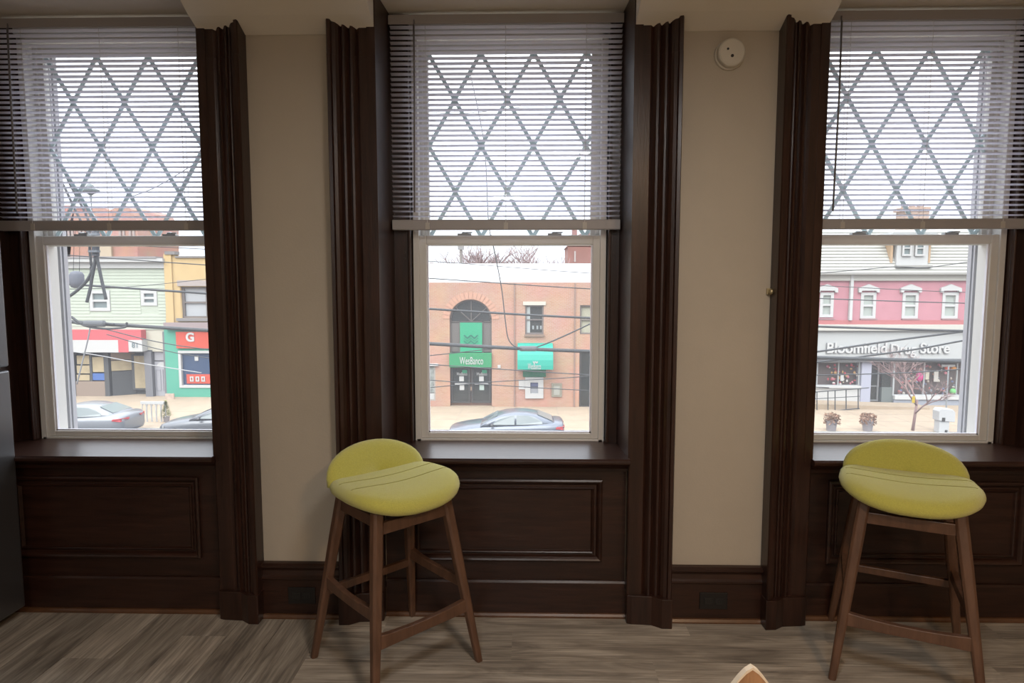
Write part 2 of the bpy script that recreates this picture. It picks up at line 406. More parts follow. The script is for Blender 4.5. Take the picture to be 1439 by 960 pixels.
    # sill, apron moulding and panelled wainscot below
    MB().prism([(2.79, ZS - .025), (2.79, ZS), (2.50, ZS - .004), (2.490, ZS - .012), (2.490, ZS - .022), (2.50, ZS - .030)], 'X', a - .003, b + .003).build('window_sill', M_WOODH, win, bev=.002)
    MB().prism([(2.60, ZS - .026), (2.515, ZS - .026), (2.515, ZS - .034), (2.53, ZS - .042), (2.545, ZS - .056), (2.55, ZS - .07), (2.60, ZS - .07)], 'X', a, b).build('apron_moulding', M_WOODH, win)
    pa = empty('wainscot', (c, 2.6, 0)); pa.parent = win; pa.location = Vector((c, 2.6, 0)) - Vector(win.location)
    MB().box(a, b, 2.585, 2.62, .0, ZS - .03).build('panel_board', M_WOODH, pa)
    px0, px1, pz0, pz1 = a + .10, b - .10, .242, .597
    def ring(x0, x1, zz0, zz1, wd, y0, y1, nm):
        pr = [(0, y1), (0, y0 + .004), (wd * .25, y0), (wd * .5, y0 + .003), (wd * .75, y0 + .010), (wd, y1)]
        m_ = MB(); rr = []
        for (d_, y_) in pr: rr.append([(x0 + d_, y_, zz0 + d_), (x1 - d_, y_, zz0 + d_), (x1 - d_, y_, zz1 - d_), (x0 + d_, y_, zz1 - d_)])
        m_.loft(rr, cap=False).build(nm, M_WOODH, pa)
    ring(px0, px1, pz0, pz1, .026, 2.566, 2.588, 'panel_moulding')
    ring(px0 + .034, px1 - .034, pz0 + .034, pz1 - .034, .016, 2.574, 2.588, 'panel_moulding')
    MB().prism([(2.60, 0), (2.57, 0), (2.57, .148), (2.576, .156), (2.60, .158)], 'X', a, b).build('panel_base', M_WOODH, pa)
    MB().prism([(2.575, 0), (2.556, 0), (2.556, .008), (2.562, .016), (2.575, .018)], 'X', a, b).build('shoe_moulding', mat('worn_shoe_wood', (.10, .045, .02), .35, var=.3, coat=.3), pa)
window(1, 'left', ''); window(2, 'center', ''); window(3, 'right', '')

# casings: fluted profile from the opening edge outwards
def casing(n, xi, s):
    """xi opening edge, s=+1 casing extends to +x. width .18"""
    Wd = .178
    prof = [(0, YW + .01), (0, YF - .001), (.004, YF - .004), (.060, YF - .004), (.064, YF - .001), (.070, YF + .004), (.076, YF - .004), (.084, YF - .012), (.092, YF - .014), (.097, YF - .006), (.101, YF - .002),
            (.106, YF - .008), (.114, YF - .018), (.122, YF - .020), (.126, YF - .012), (.130, YF - .010), (.136, YF - .020), (.146, YF - .030), (.158, YF - .034), (.162, YF - .044), (.174, YF - .046), (Wd, YF - .040), (Wd, YW + .01)]
    t = empty('trim_%d' % n, (xi + s * .09, YW, 0), kind='structure')
    pf = [(xi + s * d, y) for d, y in prof]
    MB().prism(pf, 'Z', .125, 2.302).build('casing', M_WOOD, t)
    MB().prism([(x, y + .002 if y < YW else y) for x, y in pf], 'Z', 2.303, ZT - .005).build('casing_head', M_WOOD, t)
    pl = [(xi, YW + .01), (xi, YF - .012), (xi + s * .02, YF - .018), (xi + s * .1, YF - .024), (xi + s * (Wd - .04), YF - .05), (xi + s * (Wd + .003), YF - .052), (xi + s * (Wd + .003), YW + .01)]
    MB().prism(pl, 'Z', 0, .125).build('plinth_block', M_WOOD, t, bev=.003)
    hb = MB(); hb.prism([(xi, YF - .0045), (xi + s * Wd, YF - .047), (xi + s * Wd, YF - .048), (xi, YF - .0055)], 'Z', 2.322, 2.3225) if False else None
    return t
casing(1, OP['left'][1], 1); casing(2, OP['center'][0], -1); casing(3, OP['center'][1], 1); casing(4, OP['right'][0], -1)
casing(5, OP['left'][0], -1); casing(6, OP['right'][1], 1)

def baseboard(side, a, b):
    y = YW
    MB().prism([(y + .005, 0), (y - .022, 0), (y - .022, .165), (y - .026, .170), (y - .026, .178), (y - .018, .186), (y - .014, .205), (y - .018, .214), (y - .030, .222), (y - .030, .230), (y - .020, .238), (y + .005, .240)], 'X', a, b).build('baseboard_' + side, M_WOODH, props=S)
    MB().prism([(y - .02, 0), (y - .036, 0), (y - .036, .006), (y - .030, .016), (y - .02, .018)], 'X', a, b).build('trim_' + side, mat('worn_shoe_wood', (.1, .045, .02)), props=S)
baseboard('front_left', -1.112, -.770); baseboard('front_right', .604, .990)
for i, (x0, x1, y0, y1) in enumerate(((XL, XL + .02, YBK, 2.5), (XR - .02, XR, YBK, 2.5), (XL, XR, YBK, YBK + .02))):
    box('baseboard_' + ('left', 'right', 'back')[i], M_WOODH, None, x0, x1, y0, y1, 0, .23, props=S)

# ------------------------------------------------------------------ blinds
def blind(key, label):
    a, b = OP[key]; a += .022; b -= .022
    t = empty('venetian_blind', ((a + b) / 2, YB, 2.53), label, 'blind', 'white venetian blinds half drawn over the windows')
    t['label'] = label
    hr = MB().box(a - .004, b + .004, YB - .018, YB - .012, 2.495, 2.533).box(a, b, YB - .012, YB + .014, 2.505, 2.53)
    hr.build('headrail', M_RAIL, t, bev=.002)
    zb = 1.648
    MB().prism([(YB - .014, zb + .004), (YB - .012, zb), (YB + .012, zb), (YB + .014, zb + .004), (YB + .014, zb + .038), (YB + .010, zb + .043), (YB - .010, zb + .043), (YB - .014, zb + .038)], 'X', a, b).build('bottom_rail', M_RAIL, t, bev=.001)
    n = 38; z0, z1 = zb + .058, 2.488
    # curved, slightly tilted slat
    me = None; tilt = R(9)
    for i in range(n):
        z = z0 + (z1 - z0) * i / (n - 1)
        if me is None:
            m_ = MB(); top, bot = [], []
            for k in range(5):
                u = (k / 4 - .5) * .025; h = .0022 * (1 - (2 * u / .025) ** 2)
                yy = u * math.cos(tilt) + h * math.sin(tilt); zz = -u * math.sin(tilt) + h * math.cos(tilt)
                top.append((yy, zz + .0003)); bot.append((yy, zz - .0003))
            m_.prism(bot + top[::-1], 'X', -(b - a) / 2, (b - a) / 2)
            o = m_.build('slat', M_SLAT, t, local=True); me = o.data
        else:
            o = bpy.data.objects.new('slat', me); C.objects.link(o); o.parent = t
        o.location = (0, 0, z - 2.53); o.rotation_euler = (random.uniform(-.03, .03), random.uniform(-.0006, .0006), 0)
    for fx in (.155, .5, .845):
        x = a + (b - a) * fx
        m_ = MB()
        for yy in (-.0145, .0145): m_.tube([(x, YB + yy, zb + .02), (x, YB + yy, 2.5)], .0009, 4)
        m_.build('ladder_cord', M_CORD, t)
        MB().box(x - .009, x + .009, YB - .0165, YB - .013, zb + .002, zb + .030).build('rail_clip', mat('clip', (.50, .47, .43), .4), t, bev=.001)
    xw = a + .105
    MB().tube([(xw, YB - .024, 2.49), (xw, YB - .03, 2.2), (xw - .006, YB - .03, 1.72)], .0038, 6).lathe((xw, YB - .022, 2.49), [(.003, 0), (.003, .02)], 6).build('tilt_wand', M_WAND, t, smooth=True)
blind('left', 'white mini blind half drawn over the window beside the refrigerator')
blind('center', 'white mini blind half drawn over the window facing the brick bank')
blind('right', 'white mini blind half drawn over the window facing the drug store')

# ------------------------------------------------------------------ bar stools
def stool():
    t = empty('bar_stool', (0, 0, 0))
    yf = lambda y, b_: y / b_
    def se(a_, b_, cy, s, z, n=44, e=2.6):
        out = []
        for k in range(n):
            th = 2 * math.pi * k / n; cx_, sy_ = math.cos(th), math.sin(th)
            ee = 4.5 if sy_ > 0 else e
            x = a_ * s * math.copysign(abs(cx_) ** (2 / ee), cx_); y = (b_ - (.018 if sy_ > 0 else 0)) * s * math.copysign(abs(sy_) ** (2 / ee), sy_)
            x *= 1 - .05 * max(0, -yf(y, b_)) ** 2 - .065 * max(0, yf(y, b_)) ** 1.3
            yy = y + cy; drop = .018 * max(0, (-yy - .05) / .15) ** 2; lift = .012 * (x / .22) ** 2
            out.append((x, yy, z - drop + (lift if z > .60 else 0)))
        return out
    sd_ = MB(); A_, B_, cy = .224, .196, -.030
    sd_.loft([se(A_, B_, cy, s, z) for s, z in ((.5, .641), (.80, .642), (.92, .650), (.98, .662), (1, .676), (.985, .688), (.94, .699), (.85, .705), (.6, .706), (.3, .704), (.02, .703))])
    from mathutils.bvhtree import BVHTree
    tree_ = BVHTree.FromPolygons([Vector(v) for v in sd_.v], sd_.f)
    seat = sd_.build('seat', M_FAB, t, local=True, smooth=True)
    for yy in (.030, -.055):
        q = MB(); pts = []
        for k in range(25):
            x = (k / 24 - .5) * .40; hit = tree_.ray_cast(Vector((x, yy, 1)), Vector((0, 0, -1)))[0]
            if hit: pts.append(hit)
        q.tube(pts, .0019, 5).build('seam', M_SEAM, seat, local=True)
    # half-moon back pad rising from a straight seam
    bk = MB(); th0 = R(20); n = 20; rings = []
    hx, hz = .207, .136
    def pt(u, v, off):       # u along arc -1..1 ; plane coords
        y = off; x = u; z = v
        wrap = -.018 * (x / hx) ** 2
        return (x, .118 + wrap + z * math.sin(th0) + y * math.cos(th0), .694 + z * math.cos(th0) - y * math.sin(th0) * 0)
    for s, off in ((.02, -.018), (.5, -.020), (.82, -.018), (.94, -.012), (1, 0), (1, .014), (.95, .030), (.8, .036), (.4, .038), (.02, .038)):
        ring = []
        for k in range(n + 1):
            a_ = math.pi * k / n
            ring.append(pt(-math.cos(a_) * hx * s, (abs(math.sin(a_)) ** .8) * hz * s - .010, off))
        for k in range(1, 8):
            ring.append(pt(hx * s * (1 - k / 4), -.03 * s * (1 if 1 < k < 7 else .6), off))
        rings.append(ring)
    bk.loft(rings).build('backrest', M_FAB, t, local=True, smooth=True)
    # frame: legs, top ring, rails
    top = {}; foot = {}
    for sx in (-1, 1):
        for sy in (-1, 1):
            foot[sx, sy] = Vector((sx * .222, sy * .222, 0)); top[sx, sy] = Vector((sx * .142, sy * .122, .640))
    for k in top:
        a_, b_ = top[k], foot[k]; m_ = MB(); rs = []
        for f_, wd in ((0, .040), (.25, .040), (.6, .034), (1, .025)):
            p = a_.lerp(b_, f_); h = wd / 2; ch = h * .6
            rs.append([(p.x + i * 1, p.y + j * 1, p.z) for i, j in ((-h, -ch), (-ch, -h), (ch, -h), (h, -ch), (h, ch), (ch, h), (-ch, h), (-h, ch))])
        m_.loft(rs).build('leg', M_WAL, t, local=True, bev=.002)
    def along(k, z): return foot[k].lerp(top[k], z / .640)
    def rail(k1, k2, z1, z2, h, wd, nm, arch=0):
        p, q = along(k1, z1), along(k2, z2); rs = []
        d = (q - p).normalized(); sx = d.cross(Vector((0, 0, 1))).normalized()
        for i in range(9):
            f_ = i / 8; c_ = p.lerp(q, f_); hh = h * (1 + .35 * abs(2 * f_ - 1) ** 2 if arch else 1)
            rs.append([c_ + sx * (wd / 2 * a_) + Vector((0, 0, (b_ * hh / 2) + (arch * (abs(2 * f_ - 1) ** 2) if arch else 0))) for a_, b_ in ((-1, -1), (1, -1), (1, 1), (-1, 1))])
        MB().loft(rs).build(nm, M_WAL, t, local=True, bev=.003)
    F0, F1, B0, B1 = (-1, -1), (1, -1), (-1, 1), (1, 1)
    rail(F0, F1, .582, .582, .042, .020, 'apron'); rail(B0, B1, .582, .582, .042, .020, 'apron')
    rail(F0, B0, .606, .606, .040, .020, 'apron'); rail(F1, B1, .606, .606, .040, .020, 'apron')
    rail(F0, F1, .215, .215, .038, .022, 'footrest', .006)
    rail(F0, B0, .300, .300, .034, .022, 'side_stretcher', .010); rail(F1, B1, .300, .300, .034, .022, 'side_stretcher', .010)
    rail(B0, B1, .265, .265, .030, .020, 'back_stretcher')
    m_ = MB().box(-.15, .15, -.13, .13, .632, .640); m_.build('mount_plate', M_BLACKP, t, local=True)
    return t
s1 = stool(); s1.location = (-.486, 2.250, 0); s1.rotation_euler.z = R(44)
tag(s1, 'chartreuse padded bar stool with low half-moon back, by the bank-facing window', 'stool', 'chartreuse bar stools with walnut legs')
s2 = copy_tree(s1); s2.location = (1.400, 2.270, 0); s2.rotation_euler.z = R(-25)
s2['label'] = 'chartreuse padded bar stool with its back hiding part of the drug-store window'

# ------------------------------------------------------------------ smoke detector, sockets, latch, refrigerator, chair, ceiling and fill lights
M_DET = mat('aged_cream_plastic', (.60, .56, .48), .45)
t = empty('smoke_detector', (.797, YW, 2.31), 'round white smoke detector high on the beige pier between windows', 'smoke detector')
MB().lathe((.797, YW, 2.308), [(.058, -.001), (.058, -.010), (.055, -.013)], 32, 'Y').build('base', M_DET, t, smooth=False)
MB().lathe((.797, YW, 2.308), [(.053, -.012), (.054, -.030), (.052, -.038), (.046, -.042), (.02, -.043)], 32, 'Y').build('cover', M_DET, t, bev=.001)
MB().lathe((.780, YW - .043, 2.318), [(.0045, .001), (.0045, -.001)], 10, 'Y').build('sensor_hole', M_BLACKP, t)
MB().lathe((.797, YW - .043, 2.292), [(.006, .001), (.006, -.002)], 10, 'Y').build('test_button', M_BLACKP, t)

def outlet(x, z, label):
    t = empty('electrical_outlet', (x, YW - .022, z), label, 'outlet', 'black outlets set in the baseboards')
    MB().box(x - .058, x + .058, YW - .028, YW - .0215, z - .036, z + .036).build('cover_plate', M_BLACKP, t, bev=.002)
    for s in (-1, 1):
        f_ = MB().box(x + s * .022 - .017, x + s * .022 + .017, YW - .031, YW - .027, z - .015, z + .015).build('socket', mat('socket_black', (.016, .016, .016), .3), t, bev=.003)
        MB().box(x + s * .022 - .006, x + s * .022 - .003, YW - .0315, YW - .0305, z - .006, z + .006).box(x + s * .022 + .003, x + s * .022 + .006, YW - .0315, YW - .0305, z - .006, z + .006).build('slot', M_GASK, f_)
outlet(-.945, .100, 'black outlet in the baseboard left of the yellow-green stool')
outlet(.790, .095, 'black outlet in the baseboard below the smoke detector')
t = empty('window_latch', (.985, YW - .02, 1.385), 'small aged brass catch on the right edge of the beige pier', 'latch')
MB().box(.974, .998, YW - .012, YW + .001, 1.372, 1.398).build('plate', M_BRASS, t, bev=.002)
MB().lathe((.984, YW - .012, 1.385), [(.008, 0), (.008, -.008), (.011, -.014), (.009, -.022), (.003, -.025)], 12, 'Y').build('knob', M_BRASS, t, smooth=True)

fx = -2.108
t = empty('refrigerator', (-2.5, 2.15, 0), 'tall dark refrigerator standing beside the left window', 'refrigerator')
MB().box(-2.85, fx - .055, 1.74, 2.50, .03, 1.76).build('cabinet', M_BLACKP, t, bev=.006)
MB().box(fx - .06, fx - .05, 1.75, 2.49, .05, 1.75).build('gasket', M_GASK, t)
for z0_, z1_ in ((.06, 1.065), (1.08, 1.76)):
    d_ = MB().box(fx - .052, fx, 1.74, 2.50, z0_, z1_).build('door', M_FRIDGE, t, bev=.008)
    hz_ = (z1_ - .42, z1_ - .06) if z0_ < 1 else (z0_ + .06, z0_ + .42)
    MB().tube([(fx, 1.82, hz_[0]), (fx + .04, 1.82, hz_[0] + .02), (fx + .04, 1.82, hz_[1] - .02), (fx, 1.82, hz_[1])], .011, 8).build('handle', M_FRIDGE, d_, smooth=True)
for yy in (1.80, 2.44): MB().lathe((-2.25, yy, 0), [(.02, 0), (.02, .03)], 10).build('foot', M_BLACKP, t)

# chair whose pointed back just enters the frame
t = empty('wooden_chair', (.33, .80, 0), 'light wooden chair whose pointed pale-edged back tip shows at the bottom', 'chair')
MCH = mat('honey_oak', (.36, .20, .10), .4, var=.35, scale=6, stretch=(9, 9, 1)); MCE = mat('pale_wood_edge', (.72, .62, .48), .5)
def arch(x, z, hw, h, n=40):
    return [(x + hw * math.sin(R(-90 + 180 * k / n)) , z + h * (1 - abs(math.sin(R(-90 + 180 * k / n))) ** 1.4 * .999)) for k in range(n + 1)]
CX, CY, CT = .3585, .955, .806
o_ = arch(CX, CT - .24, .125, .24); i_ = arch(CX, CT - .24, .1215, .2355)
bp = MB().prism(i_, 'Y', CY - .011, CY - .001).build('backrest', MCH, t)
e_ = MB(); e_.loft([[(x, CY - .0115, z) for x, z in o_] , [(x, CY - .0005, z) for x, z in o_], [(x, CY - .0005, z) for x, z in i_], [(x, CY - .0115, z) for x, z in i_], [(x, CY - .0115, z) for x, z in o_]], cap=False, closed=False)
e_.build('backrest_edge', MCE, t)
MB().box(CX - .2, CX + .2, CY - .42, CY - .0, .43, .455).build('seat', MCH, t, bev=.01)
for sx in (-1, 1):
    MB().bar((CX + sx * .17, CY - .39, 0), (CX + sx * .16, CY - .37, .43), (.026, .026), (.036, .036)).build('leg', MCH, t)
    MB().bar((CX + sx * .17, CY + .01, 0), (CX + sx * .12, CY - .012, .62), (.026, .026), (.030, .030)).build('leg', MCH, t)
for x, y, lab in ((1.15, -.75, 'small warm flush ceiling light near the right of the room'), (-.2, -1.6, 'small neutral fixture added for the fill light near the back of the room'), (.35, .75, 'fixture added for the fill light nearest the windows, above the viewer')):
    t = empty('ceiling_or_fill_fixture', (x, y, ZT), lab, 'lamp', 'flush ceiling lights behind the viewer')  # the two neutral fixtures are invented to carry the fill lights
    MB().lathe((x, y, ZT), [(.20, 0), (.20, -.03), (.19, -.035)], 24).build('base', M_PLAST, t)
    MB().lathe((x, y, ZT - .035), [(.18, 0), (.185, -.02), (.17, -.05), (.175, -.045)], 24).build('diffuser', mat('opal_glass', (.9, .88, .8), .4, emit=((1, .8, .55), 1.5)), t)

# ================================================================== THE STREET

GZ = -5.5
ALB[0] = .46     # outdoor colours scaled down to offset the stronger daylight
def mm(name, c, r=.8, **k): return mat(name, c, r, **k)
WHITE = mm('painted_white', (.80, .80, .78)); DARKG = mm('dark_shop_glass', (.06, .065, .06), .15); GREYG = mm('grey_window_glass', (.30, .36, .36), .2)
DARKF = mm('dark_shop_frame', (.07, .065, .06), .5)
ASPH = mm('asphalt', (.16, .16, .165), .9, var=.15, scale=3, bump=.2)
WALK = mm('tan_concrete', (.60, .47, .33), .9, var=.10, scale=1.5, bump=.1)  # the paving's own tan colour
box('road', ASPH, None, -90, 90, 12, 29.95, GZ - .3, GZ - .13, props=S)
box('near_sidewalk', WALK, None, -70, 70, 3.0, 12, GZ - .3, GZ, props=S)
sw = box('far_sidewalk', WALK, None, -90, 90, 30.05, 95, GZ - .3, GZ, props=S)
box('kerb', mm('kerb_stone', (.5, .47, .42)), sw, -90, 90, 29.95, 30.05, GZ - .3, GZ + .01)
jt = MB()
for i in range(-30, 31): jt.box(i * 1.8, i * 1.8 + .025, 30.1, 36, GZ - .01, GZ + .003)
for yy in (30.6, 32.4, 34.2): jt.box(-60, 60, yy, yy + .025, GZ - .01, GZ + .003)
tag(jt.build('paving_joints', mm('paving_joint', (.42, .35, .27)), sw), kind='stuff')

class Fr:
    """facade drawn at real distance Y: px boxes become real boxes with depth"""
    def __init__(s, Y): s.Y = Y
    def p(s, x, y): v = at(x, y, s.Y); return (v.x, v.z)
    def r(s, x0, y0, x1, y1, ground=False):
        a = s.p(x0, y0); b = s.p(x1, y1); c = s.p(x1, y0); d = s.p(x0, y1)
        return ((a[0] + d[0]) / 2, (b[0] + c[0]) / 2, GZ if ground else (b[1] + d[1]) / 2, (a[1] + c[1]) / 2)
    def box(s, name, m, par, x0, y0, x1, y1, f=-.05, b=.05, ground=False, **k):
        X0, X1, Z0, Z1 = s.r(x0, y0, x1, y1, ground)
        return box(name, m, par, X0, X1, s.Y + f, s.Y + b, Z0, Z1, **k)
    def poly(s, name, m, par, pts, f=-.05, b=.05):
        return MB().prism([s.p(*q) for q in pts], 'Y', s.Y + f, s.Y + b).build(name, m, par)
    def frame(s, name, m, par, x0, y0, x1, y1, t, f=-.06, b=.04, bars=(), vbars=()):
        X0, X1, Z0, Z1 = s.r(x0, y0, x1, y1); q = MB(); y0_, y1_ = s.Y + f, s.Y + b
        q.box(X0, X0 + t, y0_, y1_, Z0, Z1); q.box(X1 - t, X1, y0_, y1_, Z0, Z1); q.box(X0 + t, X1 - t, y0_, y1_, Z0, Z0 + t); q.box(X0 + t, X1 - t, y0_, y1_, Z1 - t, Z1)
        for h in bars: z = Z0 + (Z1 - Z0) * h; q.box(X0 + t, X1 - t, y0_ + .01, y1_, z - t * .35, z + t * .35)
        for h in vbars: x = X0 + (X1 - X0) * h; q.box(x - t * .35, x + t * .35, y0_ + .02, y1_, Z0 + t, Z1 - t)
        return q.build(name, m, par)
def bld(name, cx, Y, label, cat='building'): return empty(name, (cx, Y, GZ), label, cat)

# ---------------------------------------------------- brick bank
A = Fr(36.0); X = lambda x, y=480: A.p(x, y)[0]; Z = lambda y, x=720: A.p(x, y)[1]
BR = brick_mat('orange_brick', (.88, .50, .34), (.80, .42, .28), (.88, .66, .54))
bk_ = bld('brick_bank', X(715), 36.0, 'two-storey orange brick bank with arched entrance and green signs')
xl, xr = X(560), X(880)
ax0, ax1, az0, azs, azt = X(632), X(691), GZ, Z(449), Z(421)
ar = [(ax0, az0 - .01), (ax1, az0 - .01)] + [((ax0 + ax1) / 2 + (ax1 - ax0) / 2 * math.cos(R(i * 10)), azs + (azt - azs) * math.sin(R(i * 10))) for i in range(19)]
ww = A.r(738, 429, 764, 470); w2 = A.r(815, 429, 842, 470); dd = A.r(814, 493, 842, 572, True)
am = A.r(740, 531, 761, 557); lw = A.r(590, 513, 612, 563)
H = lambda q: rect(q[0], q[1], max(q[2], GZ - .005), q[3])
facade('brick_wall', [(xl, GZ - .01), (ax0, GZ - .01)] + ar[:1] * 0 + [(ax0, azs)] + [((ax0 + ax1) / 2 - (ax1 - ax0) / 2 * math.cos(R(i * 10)), azs + (azt - azs) * math.sin(R(i * 10))) for i in range(1, 18)] + [(ax1, azs), (ax1, GZ - .01), (dd[0], GZ - .01), (dd[0], dd[3]), (dd[1], dd[3]), (dd[1], GZ - .01), (xr, GZ - .01), (xr, Z(397)), (xl, Z(397))],
       [H(ww), H(w2), H(am), H(lw)], 36.0, .35, BR, bk_)
box('building_body', BR, bk_, xl, xr, 36.34, 37.2, GZ, Z(398))
MB().prism([(36.25, Z(399)), (36.25, Z(397)), (37.5, Z(374) + .2), (48, Z(374) + .6), (48, Z(399))], 'X', xl, xr).build('white_metal_roof', mm('white_roof', (.86, .87, .88), .6), bk_)
for i in range(5):
    z = Z(397) + (Z(376) - Z(397)) * (i + .3) / 5; y = 36.25 + 1.25 * (i + .3) / 5
    box('roof_seam', mm('roof_seam', (.66, .68, .70)), bk_, xl, xr, y - .02, y + .03, z + .03 * i, z + .03 * i + .035)
# voussoir ring round the arch, coping bits
rg = MB()
for i in range(19):
    a0, a1 = R(i * 9.4 + .8), R(i * 9.4 + 8.8); cx_ = (ax0 + ax1) / 2; rx = (ax1 - ax0) / 2; rz = azt - azs
    q = [(cx_ + (rx + e) * math.cos(a), azs + (rz + e) * math.sin(a)) for a, e in ((a0, .02), (a1, .02), (a1, .42), (a0, .42))]
    MB().prism(q, 'Y', 35.97, 36.02).build('brick', mat('arch_brick', (.82, .46, .32), .9, var=.1), bk_)
A.box('downpipe', mm('grey_brown_pipe', (.45, .30, .24)), bk_, 722.2, 398, 723.8, 574, -.08, .0, ground=True)
A.box('downpipe', mm('grey_brown_pipe', (.45, .30, .24)), bk_, 806.5, 398, 808.3, 574, -.06, .0, ground=True)
# entrance
box('fanlight_glass', DARKG, bk_, ax0 + .03, ax1 - .03, 36.3, 36.34, Z(515), azt - .01)
fr = MB(); fy = (36.16, 36.30)
for a, b in ((632, 634), (645, 647), (677, 679), (689, 691)): fr.box(X(a), X(b), *fy, Z(498), Z(452) if a not in (632, 689) else Z(447))
for y in (452, 466): fr.box(ax0, ax1, *fy, Z(y + 1.2), Z(y)) if y == 452 else None
for k in (-.3, .0, .3): fr.bar((X(662), 36.23, Z(452)), (X(662) + k * 3.4, 36.23, azt - .05 - abs(k) * 1.0), (.05, .1), (.05, .1), up=(0, 1, 0))
fr.build('entrance_frame', mm('brown_grey_frame', (.20, .17, .15), .5), bk_)
arcm = MB(); pr_ = []
for i in range(19):
    a = R(i * 10); cx_ = (ax0 + ax1) / 2; rx = (ax1 - ax0) / 2; rz = azt - azs
    pr_.append([(cx_ + (rx - e) * math.cos(a), y, azs + (rz - e) * math.sin(a)) for e, y in ((0, 36.16), (.09, 36.16), (.09, 36.3), (0, 36.3))])
arcm.loft(pr_).build('arch_frame', mm('brown_grey_frame', (.20, .17, .15)), bk_)
for a, b in ((634, 645), (679, 689)): A.box('side_pane', mm('dim_brown_glass', (.24, .22, .20), .2), bk_, a, 454, b, 495, .2, .26)
GRN = mm('bank_green', (.02, .50, .25), .6)
bn = A.box('green_banner', GRN, bk_, 646.5, 453.5, 677.5, 495, .0, .04)
for dz_, c_ in ((0, (.01, .22, .16)), (4, (.03, .42, .22)), (8, (.01, .30, .18))):
    zz = MB(); pts = [A.p(652 + 4.9 * i, 471 + dz_ + (4.6 if i % 2 else 0)) for i in range(5)]
    for p_, q_ in zip(pts, pts[1:]): zz.bar((p_[0], 35.985, p_[1]), (q_[0], 35.985, q_[1]), (.075, .02), (.075, .02), up=(0, 1, 0))
    zz.build('zigzag_mark', mm('zigzag%d' % dz_, c_), bn)
sg = A.box('green_sign', mm('sign_green', (.04, .40, .16)), bk_, 632, 496, 691, 515.5, -.25, .1)
text_obj('WesBanco', .62, (X(663), 35.73, Z(507)), WHITE, sg, .01, width=1.35, weight=.0)
text_obj('7012', .2, (X(668), 35.73, Z(499.5)), mm('pale_green_letter', (.45, .7, .5)), sg, .01) if False else None
for x0, x1, dx_ in ((633, 661, 0), (662, 690, 28)):
    d_ = A.frame('door', DARKF, bk_, x0, 516, x1, 567, .12, .12, .22)
    A.box('door_pane', DARKG, d_, x0 + 1, 517, x1 - 1, 566, .19, .21)
    A.box('door_poster', mm('poster_green', (.03, .42, .22)), d_, 649 + dx_, 520.5, 656 + dx_, 525, .165, .175)
    text_obj('WesBanco', .26, (X(648.5 + dx_), 36.165, Z(526.5)), WHITE, d_, .005, width=.62)
    A.box('notice', WHITE, d_, 645 + dx_, 529.5, 651.5 + dx_, 536.5, .165, .175)
    A.box('push_bar', mm('bar_white', (.7, .7, .68)), d_, 639 + dx_, 539.2, 658 + dx_, 540.8, .08, .12)
    A.box('notice', mm('notice_pale', (.62, .75, .68)) if dx_ else WHITE, d_, 645.5 + dx_, 541.5, 652 + dx_, 549, .165, .175)
A.box('door_handle', mm('tan_handle', (.5, .35, .25)), bk_, 661, 544, 663, 549, .04, .12)
# window
def sash_window(par, Fc, x0, y0, x1, y1, fm, gm, t=.09, bars=(.5,), depth=.18, nm='window', vb=()):
    fo = Fc.frame(nm, fm, par, x0, y0, x1, y1, t, depth - .1, depth + .04, bars, vb)
    Fc.box('pane', gm, fo, x0, y0, x1, y1, depth + .02, depth + .05)
    return fo
wn = sash_window(bk_, A, 738, 429, 764, 470, mm('taupe_frame', (.28, .24, .22)), DARKG)
A.box('curtain', mm('white_curtain', (.6, .64, .62)), wn, 740, 430, 745, 469, .14, .19)
for x0 in (748, 754, 759): A.box('bright_ornament', mm('pale_ornament', (.45, .5, .5)), wn, x0, 458, x0 + 2.5, 463, .14, .18)
A.box('lintel', mm('cream_lintel', (.85, .80, .68)), bk_, 735, 423.8, 767, 429, -.06, .06)
A.box('sill', mm('brown_sill', (.40, .27, .2)), bk_, 737, 470, 765, 473, -.1, .1)
sash_window(bk_, A, 815, 429, 842, 470, mm('taupe_frame', (.28, .24, .22)), mm('tan_blind', (.62, .60, .45)))
dr = A.frame('door', DARKF, bk_, 814, 493, 842, 574, .12, .1, .2); A.box('pane', DARKG, dr, 815, 494, 841, 572, .18, .22)
# cash machine and awning
AW = mm('awning_teal', (.0, .52, .38), .6)
aw = MB(); z0, z1, z2 = Z(482), Z(517.5), Z(511); xa, xb = X(727.5), X(776.5)
prof = [(36.0, z0)] + [(36.0 - 1.0 * math.sin(R(i * 15)), z2 + (z0 - z2) * math.cos(R(i * 15))) for i in range(1, 7)] + [(35.0, z1 + .05), (35.04, z1 + .05), (35.05, z2)] + [(36.0 - .95 * math.sin(R(i * 15)), z2 + (z0 - z2 - .05) * math.cos(R(i * 15))) for i in range(5, -1, -1)]
awo = aw.prism(prof, 'X', xa, xb).build('awning', AW, bk_)
for x in (xa, xb - .03): MB().prism([(36.0, z0 - .06)] + [(36.0 - .94 * math.sin(R(i * 15)), z2 + (z0 - z2 - .06) * math.cos(R(i * 15))) for i in range(1, 7)] + [(35.06, z1 + .06), (36.0, z1 + .06)], 'X', x, x + .03).build('awning_cheek', AW, awo)
text_obj('WesBanco', .5, (A.p(751, 514.8)[0] * 35 / 36, 34.985, at(751, 515.3, 35).z), WHITE, awo, .008, width=.74)
